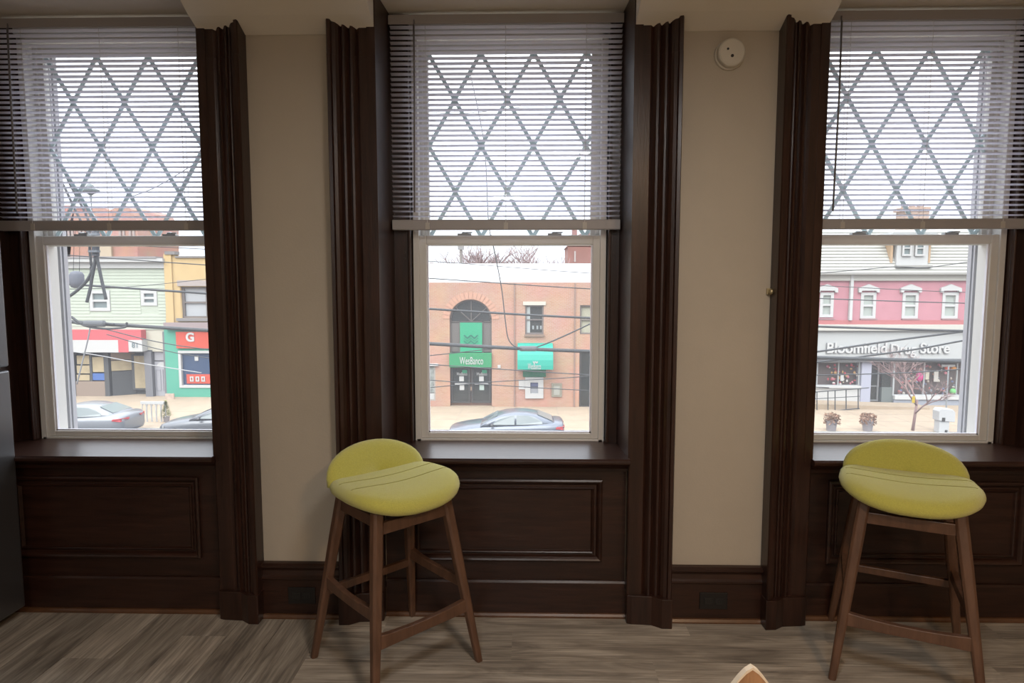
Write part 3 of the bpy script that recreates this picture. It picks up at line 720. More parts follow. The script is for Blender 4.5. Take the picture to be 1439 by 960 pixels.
for k in (-1, 1): 
    zz = MB(); pts = [(A.p(754, 0)[0] * 35 / 36 + .07 * i, at(751, 510.5, 35).z + (.06 if (i + 3) % 2 else 0) + (.05 if k > 0 else 0)) for i in range(-2, 3)]
    for p_, q_ in zip(pts, pts[1:]): zz.bar((p_[0], 34.99, p_[1]), (q_[0], 34.99, q_[1]), (.03, .01), (.03, .01), up=(0, 1, 0))
    zz.build('zigzag_mark', WHITE, awo)
A.box('green_backboard', mm('deep_green', (.03, .28, .15)), bk_, 735, 518, 767, 529.5, -.08, .03)
at_ = A.frame('cash_machine', WHITE, bk_, 738, 530, 763.5, 559.5, .30, -.12, .1)
A.box('screen_recess', mm('machine_dark', (.12, .13, .18)), at_, 741, 533, 761, 556, .02, .2)
A.box('keypad_shelf', mm('machine_grey', (.5, .52, .55)), at_, 745, 546, 758, 553, -.05, .06)
A.box('screen', mm('screen_blue', (.22, .25, .42), .2), at_, 745, 536, 757, 543, -.0, .05)
A.box('white_plaque', WHITE, bk_, 729, 534, 738, 547, -.06, .0)
pq = A.frame('night_drop', mm('bronze_plaque', (.40, .37, .28)), bk_, 775, 538.5, 789.5, 557.5, .12, -.08, .0)
A.box('plate', mm('pale_plate', (.58, .58, .50)), pq, 777, 541, 788, 556, -.05, 0)
A.box('wall_light', WHITE, bk_, 699.5, 513, 703.5, 517, -.12, 0)
pc = A.frame('poster_case', mm('case_frame', (.55, .50, .45)), bk_, 590, 513, 612, 563, .08, .0, .12)
A.box('poster', mm('mottled_poster', (.42, .45, .42), var=.5, scale=4), pc, 592, 516, 611, 552, .08, .12); A.box('poster_foot', WHITE, pc, 592, 553, 611, 562, .07, .12)
A.box('case_hood', WHITE, bk_, 592, 511, 616, 514, -.15, 0)
box('step', WALK, bk_, ax0 - .1, ax1 + .1, 35.9, 36.3, GZ, GZ + .02)

# ---------------------------------------------------- green clapboard building, boarded shop
B = Fr(39.0)
def bx_(n, m, par, *a, **k): return B.box(n, m, par, *a, **k)
gb = bld('green_shop_building', B.p(170, 480)[0], 39.0, 'pale green clapboard building with red and white shop awning')
SID = mat('pale_green_siding', (.70, .77, .63), .85, var=.04, scale=2)
hA, hB = B.r(128, 410, 153.5, 435), B.r(200, 410, 219.5, 427.5)
q = B.r(40, 377, 234, 463)
facade('clapboard_wall', rect(*q), [H(hA), H(hB)], 39.0, .3, SID, gb)
cl = MB()
zz = q[2]
while zz < q[3] - .2:
    for a, b in (((q[0], hA[0] - .12), (hA[1] + .12, hB[0] - .12), (hB[1] + .12, q[1])) if zz + .2 > hA[2] - .1 and zz < hA[3] + .1 else ((q[0], q[1]),)):
        cl.prism([(39.0, zz), (38.965, zz), (38.99, zz + .2), (39.0, zz + .2)], 'X', a, b)
    zz += .2
tag(cl.build('clapboards', SID, gb), kind='stuff')
bx_('building_body', SID, gb, 40, 376, 233, 496, .62, 12); bx_('building_body', SID, gb, 40, 494, 233, 560, 1.3, 12, ground=True)
sash_window(gb, B, 126.5, 408, 155, 437, WHITE, GREYG, t=.2, depth=.05)
sash_window(gb, B, 198.5, 408, 221, 429.5, WHITE, GREYG, t=.2, depth=.05)
bx_('frieze', WHITE, gb, 40, 368, 233.5, 377, -.15, .1); bx_('cornice', WHITE, gb, 40, 363.5, 233.5, 368.5, -.4, .1); bx_('cornice_cap', mm('lead_grey', (.45, .42, .42)), gb, 40, 361, 225, 363.5, -.45, .3)
RED = mm('shop_red', (.84, .15, .17), .6)
bx_('cream_fascia', mm('cream_siding', (.80, .76, .62)), gb, 60, 463, 234, 494, .02, .3)
aw = bx_('red_band', RED, gb, 60, 463, 205, 477, -.5, .02); bx_('white_sign', WHITE, gb, 60, 477, 174, 494, -.55, .02)
bx_('red_block', RED, gb, 174, 477, 188, 494, -.55, .02); e_ = bx_('white_block', WHITE, gb, 188, 477, 207, 493, -.54, .02)
text_obj('81', .45, (B.p(197.5, 484)[0], 38.44, B.p(197.5, 484.5)[1]), mm('grey_letter', (.25, .33, .36)), e_, .01)
PLY = mat('plywood', (.66, .54, .33), .8, var=.15, scale=2); DKS = mm('charcoal_shopfront', (.11, .115, .12))
bx_('shop_wall', DKS, gb, 60, 494, 240, 560, .9, 1.2, ground=True)
bx_('shop_soffit', DKS, gb, 60, 492, 214, 496, 0, 1.0)
kw = bx_('knee_wall', mm('brown_stone', (.42, .32, .25)), gb, 60, 536, 149, 560, .02, .4, ground=True)
bx_('shop_post', DKS, gb, 146.5, 494, 153, 560, .0, .3, ground=True); bx_('shop_post', DKS, gb, 101, 494, 105.5, 560, .0, .3, ground=True); bx_('shop_post', DKS, gb, 125.5, 494, 128.5, 536, .02, .2)
for a in ((107, 500, 125, 512), (107, 514, 125, 525), (107, 527, 125, 535), (129, 502, 146, 523), (60, 500, 100, 535)): bx_('board', PLY, gb, *a, .06, .14)
bx_('blue_board', mm('blue_board', (.10, .22, .62)), gb, 129, 525, 146, 534.5, .05, .14)
# slanted show-case beside the recessed door
p0, p1 = B.p(153, 495), B.p(177, 495)
for (z0, z1, m_) in ((-5.5, -3.95, DKS), (-3.9, -3.25, PLY), (-3.2, -2.6, mm('brown_board', (.42, .30, .22)))):
    MB().prism([(p0[0], 39.15), (p1[0], 39.85), (p1[0], 39.95), (p0[0], 39.25)], 'Z', z0, z1).build('showcase_panel', m_, gb)
dr = B.frame('shop_door', DKS, gb, 175.5, 500, 205, 551, .22, .72, .9); bx_('plywood_sheet', PLY, dr, 179.5, 502, 200.5, 548, .70, .8)
bx_('pilaster', mm('grey_pilaster', (.26, .26, .28)), gb, 205, 494, 215, 560, -.1, .9, ground=True); bx_('pilaster', mm('grey_pilaster', (.26, .26, .28)), gb, 231.5, 466, 234.3, 560, -.1, .9, ground=True)
dr = bx_('house_door', mm('lavender_door', (.60, .60, .64)), gb, 215.5, 508.5, 234, 558, .2, .3, ground=True)
bx_('transom', mm('grey_transom', (.52, .52, .55)), gb, 215, 494, 235, 507, .15, .3)
c_ = B.p(225, 515.5); MB().prism([(c_[0] + .30 * math.cos(R(a)), c_[1] + .26 * math.sin(R(a))) for a in range(0, 181, 15)], 'Y', 39.17, 39.21).build('fanlight', WHITE, dr)
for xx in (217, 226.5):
    B.frame('door_panel', mm('dark_lavender', (.48, .48, .53)), dr, xx, 520, xx + 7, 550, .04, .17, .21)  # panel mouldings in a darker tone than the door

# ---------------------------------------------------- yellow building with teal shop
yb = bld('yellow_shop_building', B.p(275, 480)[0], 39.0, 'yellow rendered building above a teal shopfront with a red sign')
YEL = mat('yellow_render', (.86, .62, .30), .85, var=.06, scale=1.5)
hW = B.r(255, 403, 292, 447)
facade('wall', [B.p(234.5, 461), B.p(330, 461), B.p(330, 362), B.p(247, 362), B.p(247, 357), B.p(234.5, 357)], [H(hW)], 38.9, .4, YEL, yb)
bx_('building_body', YEL, yb, 240, 362, 330, 560, .7, 12, ground=True)
bx_('coping', mm('grey_coping', (.35, .33, .32)), yb, 234.2, 353.5, 248.5, 358, -.25, .3); bx_('coping', mm('grey_coping', (.35, .33, .32)), yb, 248, 360, 330, 362.5, -.2, .3)
bx_('pilaster', YEL, yb, 234.5, 357, 245, 461, -.2, 0)
bx_('lintel', mm('pink_grey_stone', (.58, .50, .46)), yb, 251, 394, 330, 402, -.18, 0); bx_('sill', mm('grey_coping', (.35, .33, .32)), yb, 251, 447, 330, 451, -.3, 0)
sash_window(yb, B, 255, 402, 292, 448, mm('taupe_frame', (.28, .24, .22)), mm('net_curtain', (.66, .68, .70)), t=.16)
bx_('shop_cornice', mm('pink_grey_roof', (.48, .38, .38)), yb, 236, 453, 330, 462, -.5, 0)
TEAL = mm('teal_shopfront', (.13, .55, .39))
hS = B.r(256, 495, 330, 542)
q = B.r(234.6, 462, 330, 565)
facade('shopfront', rect(q[0], q[1], GZ, q[3]), [H(hS)], 38.85, .2, TEAL, yb)
e_ = bx_('red_sign', mm('sign_vermilion', (.85, .12, .07)), yb, 251, 466, 330, 489, -.3, -.1)
text_obj('G', .75, (B.p(271, 474)[0], 38.67, B.p(271, 474)[1]), WHITE, e_, .01, weight=.03)
B.frame('window', WHITE, yb, 253.5, 492.5, 330, 544.5, .16, -.2, .05); bx_('pane', mm('blue_shop_glass', (.08, .13, .24), .15), yb, 255, 494, 330, 543, .0, .04)
nb = bx_('neon_sign', mm('sign_vermilion', (.85, .12, .07)), yb, 263, 526, 300, 539, -.06, 0)
for xx in (268, 276, 284): B.frame('sign_letter', WHITE, nb, xx, 529, xx + 5, 536, .07, -.1, -.05)
bx_('window_letter', WHITE, yb, 274, 500, 279, 507, -.05, 0)
pb = bx_('poster_board', mat('orange_white_poster', (.80, .62, .50), .8, var=.25, scale=3), yb, 244, 550, 256, 578, -.9, -.82, ground=True)

# ---------------------------------------------------- pink drug store
D = Fr(37.0)
db = bld('pink_drug_store', D.p(1255, 480)[0], 37.0, 'pink painted building with white mansard roof above the drug store front')
PNK = mat('pink_paint', (.74, .33, .38), .85, var=.08, scale=1.2)
wins = [(1152, 411, 1171, 446), (1209, 411, 1230.5, 448), (1267.5, 411, 1290, 448), (1323.5, 411, 1346, 448), (1381, 411, 1404, 448), (1440, 411, 1462, 448)]
q = D.r(1090, 394, 1500, 458)
facade('pink_wall', rect(*q), [H(D.r(*w_)) for w_ in wins], 37.0, .3, PNK, db)
for w_ in wins:
    sash_window(db, D, *w_, WHITE, mm('pale_green_blind', (.60, .66, .60)), t=.17, depth=.06)
    c_ = (w_[0] + w_[2]) / 2
    D.poly('window_hood', WHITE, db, [(c_ - 14.5, 411), (c_ - 14.5, 405), (c_ - 9, 403), (c_, 399.5), (c_ + 9, 403), (c_ + 14.5, 405), (c_ + 14.5, 411), (c_ + 11, 411), (c_ + 10, 408.5), (c_ - 10, 408.5), (c_ - 11, 411)], -.16, .02)
    D.box('sill', mm('dull_pink_sill', (.5, .3, .3)), db, w_[0] - 1, 447.5, w_[2] + 1, 449.5, -.1, .05)
D.box('building_body', PNK, db, 1090, 394, 1500, 560, .6, 12, ground=True)
CRM = mm('cream_paint', (.78, .76, .68))
D.box('frieze', CRM, db, 1090, 386, 1500, 394.5, -.15, .1); D.box('gutter', mm('grey_gutter', (.50, .49, .45)), db, 1090, 383, 1500, 386, -.45, .1)
D.box('downpipe', WHITE, db, 1192.5, 384, 1196.5, 450, -.2, -.02)
rf = MB(); za, zb_ = D.p(1250, 384)[1], D.p(1250, 322)[1]
q = D.r(1090, 384, 1500, 320)
MB().prism([(36.7, za), (38.2, q[3] if q[3] > q[2] else q[2]), (48, (q[3] if q[3] > q[2] else q[2]) + .3), (48, za)], 'X', q[0], q[1]).build('mansard_roof', mat('pale_shingles', (.74, .73, .66), .9, var=.06, scale=3), db)
zt_ = max(q[2], q[3]); ln = MB()
for i in range(1, 14):
    f_ = i / 14; ln.box(q[0], q[1], 36.69 + 1.5 * f_ - .03, 36.7 + 1.5 * f_ + .05, za + (zt_ - za) * f_, za + (zt_ - za) * f_ + .03)
tag(ln.build('shingle_courses', mm('shingle_edge', (.62, .62, .56)), db), kind='stuff')
dm = D.box('dormer', WHITE, db, 1259, 333, 1303, 374, -.1, 2.2)
for a in ((1265.5, 338, 1278.5, 360), (1283.5, 338, 1297, 360)): D.frame('dormer_window', WHITE, dm, *a, .1, -.22, -.1, (.5,)); D.box('pane', GREYG, dm, *a, -.14, -.1)
D.poly('dormer_roof', mm('dormer_grey', (.55, .56, .54)), dm, [(1247, 333), (1250, 327), (1310, 327), (1314, 333)], -.4, 2.2)
D.box('dormer_sill', mm('grey_gutter', (.5, .49, .45)), dm, 1256, 373, 1306, 376, -.3, 0)
for a in ((1252, 1255), (1305, 1308)): D.box('rusty_flashing', mm('rust_orange', (.75, .52, .32)), db, a[0], 336, a[1], 380, .02, .8)
D.box('red_band', mm('red_band', (.66, .22, .22)), db, 1090, 450, 1500, 456, -.08, .05); D.box('roof_ledge', CRM, db, 1090, 456, 1500, 464, -.5, .3)
D.box('grey_ledge', mm('ledge_grey', (.42, .43, .42)), db, 1090, 464, 1500, 466, -.4, .1)  # plain grey strip below the roof ledge
fa = D.box('fascia', mm('pale_grey_fascia', (.68, .70, .69)), db, 1090, 466, 1500, 504, -.3, .3)
D.box('fascia_edge', mm('dark_edge', (.14, .14, .14)), db, 1090, 503.5, 1500, 508, -.35, .3)
c0 = D.p(1160, 489)[0]; c1 = D.p(1345, 489)[0]
for dxx, dz_, dy_, m_ in ((-.05, -.03, .01, mm('letter_outline_board', (.25, .26, .27))), (0, 0, 0, WHITE)):  # dark outline letters set behind the white ones
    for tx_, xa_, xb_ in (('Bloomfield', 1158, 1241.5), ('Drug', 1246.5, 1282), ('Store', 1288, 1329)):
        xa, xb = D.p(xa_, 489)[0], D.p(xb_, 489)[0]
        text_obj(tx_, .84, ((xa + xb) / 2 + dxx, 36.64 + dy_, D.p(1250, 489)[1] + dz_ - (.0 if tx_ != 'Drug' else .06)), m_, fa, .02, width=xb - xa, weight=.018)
# shop front
LAV = mm('lavender_column', (.58, .60, .72))
D.box('shop_back_wall', mm('shop_interior', (.20, .16, .15)), db, 1090, 505, 1500, 560, .5, .8, ground=True)
D.box('column', LAV, db, 1209, 508, 1222.5, 570, -.1, .5, ground=True)
D.box('knee_wall', WHITE, db, 1090, 543, 1209, 570, .0, .4, ground=True); D.box('window_sill', WHITE, db, 1090, 542, 1209, 545, -.12, .1)
D.box('knee_wall', mm('blue_grey_base', (.48, .52, .60)), db, 1256, 560, 1500, 572, .0, .4, ground=True); D.box('white_base', WHITE, db, 1256, 556, 1500, 561.5, -.1, .3)
D.frame('shop_window', mm('steel_mullion', (.60, .62, .62)), db, 1090, 508, 1209, 543, .08, .05, .15, (), (.25, .5, .75))
D.frame('shop_window', mm('steel_mullion', (.60, .62, .62)), db, 1256, 508, 1500, 557, .08, .05, .15, (), (.18, .37, .55, .75))
dr = D.frame('shop_door', mm('steel_mullion2', (.35, .36, .36)), db, 1223, 512, 1239, 565, .08, .3, .4, (.4,)); D.box('pane', DARKG, dr, 1223, 512, 1239, 565, .38, .42)
D.box('recess_wall', mm('grey_green_panel', (.22, .25, .24)), db, 1240, 545, 1256, 570, .1, .4, ground=True); D.box('pane', DARKG, db, 1242, 510, 1255, 546, .2, .3)
random.seed(21)
cols = [(.8, .12, .15), (.75, .45, .2), (.85, .8, .75), (.55, .1, .12), (.7, .25, .3), (.9, .75, .5)]
gs = MB()
def goods(x0, x1, y0, y1, n, cols, nm):
    for i in range(n):
        x = random.uniform(x0, x1); y = random.uniform(y0, y1); wv, hv = random.uniform(1.4, 3.6), random.uniform(1.6, 4.2)
        c = random.choice(cols); v = at(x, y, 37.3)
        MB().lathe((v.x, 37.25, v.z - .05), [(wv * .02, 0), (wv * .026, hv * .012), (wv * .022, hv * .03), (wv * .01, hv * .04)], 8).build('display_item', mm('goods_%d' % (int(c[0] * 100) * 7 + int(c[1] * 100)), c), db)
goods(1162, 1206, 513, 540, 46, cols, 'a')
goods(1260, 1345, 530, 555, 60, [(.35, .2, .18), (.6, .5, .42), (.3, .32, .35), (.55, .2, .2), (.75, .7, .6), (.2, .25, .4)], 'b')
goods(1262, 1340, 512, 528, 22, [(.5, .4, .35), (.65, .6, .5), (.7, .3, .2)], 'c')
def lump(n, m, x, y, rw, rh, Y=37.2):
    v = at(x, y, Y); return MB().lathe((v.x, Y, v.z - rh), [(rw * math.sin(math.pi * k / 8) + .004, rh * (1 - math.cos(math.pi * k / 8))) for k in range(9)], 12).build(n, m, db, smooth=True)
lump('pink_bag', mm('hot_pink', (.85, .08, .35)), 1292, 530, .19, .28); lump('green_ball', mm('bright_green', (.25, .75, .25)), 1339, 550, .17, .17)
lump('red_lantern', mm('lantern_red', (.85, .15, .08)), 1331, 517.5, .15, .11); lump('orange_lantern', mm('lantern_orange', (.9, .38, .08)), 1340, 517.5, .15, .11)
D.box('window_card', WHITE, db, 1326, 513, 1345, 516, .15, .2); D.box('window_card', mm('cream_card', (.75, .70, .55)), db, 1303, 523, 1308, 534, .15, .2); D.box('window_card', mm('cream_card2', (.70, .66, .6)), db, 1315, 522, 1321, 537, .15, .2)
D.box('window_card', WHITE, db, 1183, 527, 1187.5, 536, .15, .2)
# ramp with black railing
rp = MB(); v0, v1 = D.p(1090, 579), D.p(1212, 571)
t = empty('ramp_railing', (D.p(1180, 570)[0], 36.0, GZ), 'low black metal railing along the ramp of the drug store', 'railing')
def rl(a, b, nm, r=.03): MB().tube([at(*a, 35.4), at(*b, 35.4)], r, 6).build(nm, mm('black_iron', (.06, .07, .08), .5), t)
rl((1120, 553), (1221, 545), 'rail'); rl((1120, 562), (1208, 557), 'rail', .022); rl((1120, 582), (1208, 574), 'rail', .03); 
for x in (1132, 1148, 1163.5, 1173.5, 1189, 1206):
    y0 = 553 - (x - 1120) * .08; rl((x, y0), (x, y0 + 29), 'post', .028)
MB().prism([(at(1080, 580, 36).x, GZ + .0), (at(1300, 571, 36).x, GZ + .0), (at(1300, 571, 36).x, GZ + .12), (at(1160, 575, 36).x, GZ + .28), (at(1080, 575, 36).x, GZ + .3)], 'Y', 35.6, 37.0).build('ramp', WALK, db)

# ---------------------------------------------------- farther buildings behind
E_ = Fr(75.0)
t = bld('red_brick_block', E_.p(140, 400)[0], 75.0, 'tall red brick building with stepped roofline above the green building')
RB = brick_mat('distant_brick', (.80, .42, .32), (.72, .36, .28), (.78, .55, .45))
E_.poly('wall', RB, t, [(30, 486), (88, 486), (88, 289), (104, 289), (104, 296), (128, 296), (128, 290), (146, 292), (154, 296), (166, 290), (176, 289), (184, 294), (193, 312), (195, 486)], 0, 9)
E_.box('tan_bay', mm('tan_wall', (.72, .60, .45)), t, 141, 345, 159, 380, -.3, 0)
for x in (96, 112, 168, 182): E_.frame('window', mm('dusty_frame', (.5, .4, .36)), t, x, 322, x + 8, 338, .25, -.15, 0)
t = bld('church_tower', E_.p(814, 360)[0], 75.0, 'dark red brick tower beyond the white bank roof')
DRB = mat('maroon_brick', (.42, .20, .17), .9, var=.12, scale=.6)
E_.box('wall', DRB, t, 798, 346, 846, 380, 0, 6, ground=True); E_.poly('gable', DRB, t, [(796, 347), (812, 330), (846, 320), (846, 347)], 0, 6)
E_.box('window', mm('pale_slot', (.65, .6, .58)), t, 807, 353, 809, 368, -.1, 0)
E_.box('chimney', DRB, t, 806, 318, 812, 340, 1, 3)
G_ = Fr(46.0)
t = empty('chimney', (0, 0, 0)); t.parent = db; t.location = -Vector(db.location)
TB = mat('tan_brick', (.62, .44, .34), .9, var=.12, scale=2)
G_.box('stack', TB, t, 1272, 295, 1305, 345, 0, 1.2); G_.box('cap', TB, t, 1270, 291, 1307, 296, -.12, 1.3)
for x in (1277, 1288, 1299): G_.box('chimney_pot', TB, t, x - 2.5, 286, x + 2.5, 291, .3, .7)

# ---------------------------------------------------- trees
def tree(name, base, h, spread, m, label, levels=5, seed=1, r0=.12, cat='tree', group=None, split=.35, nkids=(3, 4)):
    rnd = random.Random(seed); t = empty(name, base, label, cat, group)
    segs = MB(); tw = MB()
    def grow(p, d, L, r, lv):
        q_ = p + d * L; mid = p.lerp(q_, .5) + Vector((rnd.uniform(-1, 1), rnd.uniform(-1, 1), rnd.uniform(-1, 1))) * L * .06
        (segs if lv > levels - 2 else tw).tube([p, mid, q_], [r, r * .85, r * .68], 5 if lv > 2 else 3)
        if lv <= 0: return
        for i in range(rnd.randint(*nkids)):
            a = rnd.uniform(0, 6.28); s = rnd.uniform(.35, .85) * spread
            nd = (d + Vector((math.cos(a) * s, math.sin(a) * s, rnd.uniform(-.05, .3)))).normalized()
            st = p.lerp(q_, rnd.uniform(.55, 1))
            grow(st, nd, L * rnd.uniform(.62, .82), r * .6, lv - 1)
    b = Vector(base); grow(b, Vector((.09, 0, 1)).normalized(), h * split, r0, levels)
    segs.build('trunk', m, t, smooth=True); tag(tw.build('twigs', m, t), kind='stuff')
    return t
BARK = mm('grey_brown_bark', (.30, .23, .20)); RBARK = mm('reddish_twigs', (.42, .27, .25))
b_ = at(1283, 601, 30.3)
tree('bare_street_tree', (b_.x, 30.3, GZ), 4.3, 1.15, RBARK, 'small bare reddish street tree in front of the drug store', 5, 5, .075)
lb = MB(); v = at(1284, 562, 30.1); lb.box(v.x - .06, v.x + .06, 30.1, 30.14, v.z - .15, v.z + .17)
tag(lb.build('yellow_tag', mm('yellow_card', (.85, .6, .03))), 'small yellow card tied to the bare street tree', 'tag')
for i, (x, hh, sd_) in enumerate(((676, 5.3, 3), (712, 5.8, 4), (738, 5.0, 8))):
    v = at(x, 378, 62)
    tree('bare_tree', (v.x, 62, GZ), hh + 7.2, 1.2, mm('far_bark', (.40, .28, .28)), ('leafless treetop, low and faint, beyond the left part of the bank roof', 'leafless treetop, tallest of those beyond the bank roof', 'leafless treetop, nearest the dark tower beyond the bank roof')[i], 5, sd_, .40, group='bare treetops beyond the bank roof')

# ---------------------------------------------------- sidewalk things
for i, (x, lab) in enumerate(((1168, 'round planter of dried brown shrubs nearer the window frame'), (1219, 'round planter of dried brown shrubs on the open pavement'))):
    v = at(x, 604, 30.2)
    t = empty('planter', (v.x, 30.2, GZ), lab, 'planter', 'dried shrub planters outside the drug store')
    MB().lathe((v.x, 30.2, GZ), [(.20, 0), (.24, .3), (.29, .52), (.25, .52), (.24, .48)], 18).build('pot', mm('grey_pot', (.42, .38, .38)), t)
    rnd = random.Random(i); lv = MB()
    for k in range(260):
        a = rnd.uniform(0, 6.28); r_ = rnd.random() ** .5 * .36; z = rnd.uniform(.45, .92) - r_ * .35
        p = Vector((v.x + math.cos(a) * r_, 30.2 + math.sin(a) * r_, GZ + z)); d = Vector((rnd.uniform(-1, 1), rnd.uniform(-1, 1), rnd.uniform(-.3, 1))).normalized() * .09; e = d.cross(Vector((rnd.random(), rnd.random(), rnd.random()))).normalized() * .03
        lv.add([p - d, p + e, p + d, p - e], [(0, 1, 2, 3)])
    tag(lv.build('foliage', mat('dried_leaves', (.48, .27, .17), .9, var=.3, scale=9), t), kind='stuff')
v = at(1324, 600, 30.0)
t = empty('curbside_box', (v.x, 30.0, GZ), 'white curbside box with a hooded top beside the bare street tree', 'box')
MB().box(v.x - .27, v.x + .20, 29.8, 30.2, GZ, at(1324, 590, 30).z).build('cabinet', WHITE, t, bev=.02)
MB().prism([(v.x - .33, at(1313, 590, 30).z), (v.x + .42, at(1313, 592, 30).z), (v.x + .42, at(1313, 578, 30).z), (v.x + .3, at(1313, 574.5, 30).z), (v.x - .25, at(1313, 573, 30).z), (v.x - .34, at(1313, 577, 30).z)], 'Y', 29.75, 30.25).build('hood', WHITE, t, bev=.02)
MB().box(v.x - .2, v.x - .05, 29.735, 29.76, at(1, 585, 30).z, at(1, 580, 30).z).box(v.x + .0, v.x + .12, 29.785, 29.8, at(1, 601, 30).z, at(1, 597, 30).z).build('dark_mark', DARKF, t)
v0, v1 = at(1328, 600, 31), at(1328, 515, 31)
tag(MB().tube([(v0.x, 31, GZ), (v0.x, 31, v1.z)], .035, 8).build('sign_post', mm('grey_post', (.42, .44, .45))), 'thin grey post standing behind the white curbside box', 'post')
v = at(214, 590, 31.5)
t = empty('pavement_barrier', (v.x, 31.5, GZ), 'white barrier of bent tubes on the pavement behind the silver sedan', 'barrier')
for i in range(5):
    x = v.x - .5 + i * .25; MB().tube([(x, 31.5, GZ), (x, 31.5, GZ + .8), (x + .06, 31.5, GZ + .95), (x + .18, 31.5, GZ + .95), (x + .22, 31.5, GZ + .8), (x + .22, 31.5, GZ)], .03, 6).build('hoop', WHITE, t)
MB().box(v.x - .55, v.x + .68, 31.45, 31.55, GZ + .92, GZ + 1.06).build('top_rail', WHITE, t)
v = at(234, 590, 31.5)
t = empty('small_evergreen', (v.x + .02, 31.5, GZ), 'small pointed evergreen in a pot behind the parked dark car', 'shrub')
rnd = random.Random(3); lv = MB()
for k in range(420):
    h = rnd.random(); a = rnd.uniform(0, 6.28); r_ = .33 * (1 - h) * rnd.uniform(.5, 1) + .02; p = Vector((v.x + math.cos(a) * r_, 31.5 + math.sin(a) * r_, GZ + .25 + h * .85))
    d = Vector((math.cos(a), math.sin(a), .5)) * .07; e = Vector((-math.sin(a), math.cos(a), 0)) * .02; lv.add([p - d, p + e, p + d, p - e], [(0, 1, 2, 3)])
tag(lv.build('foliage', mat('olive_green', (.34, .36, .10), .9, var=.3, scale=8), t), kind='stuff')
MB().lathe((v.x, 31.5, GZ), [(.13, 0), (.16, .28), (.13, .28)], 12).build('pot', mm('grey_pot', (.42, .38, .38)), t)

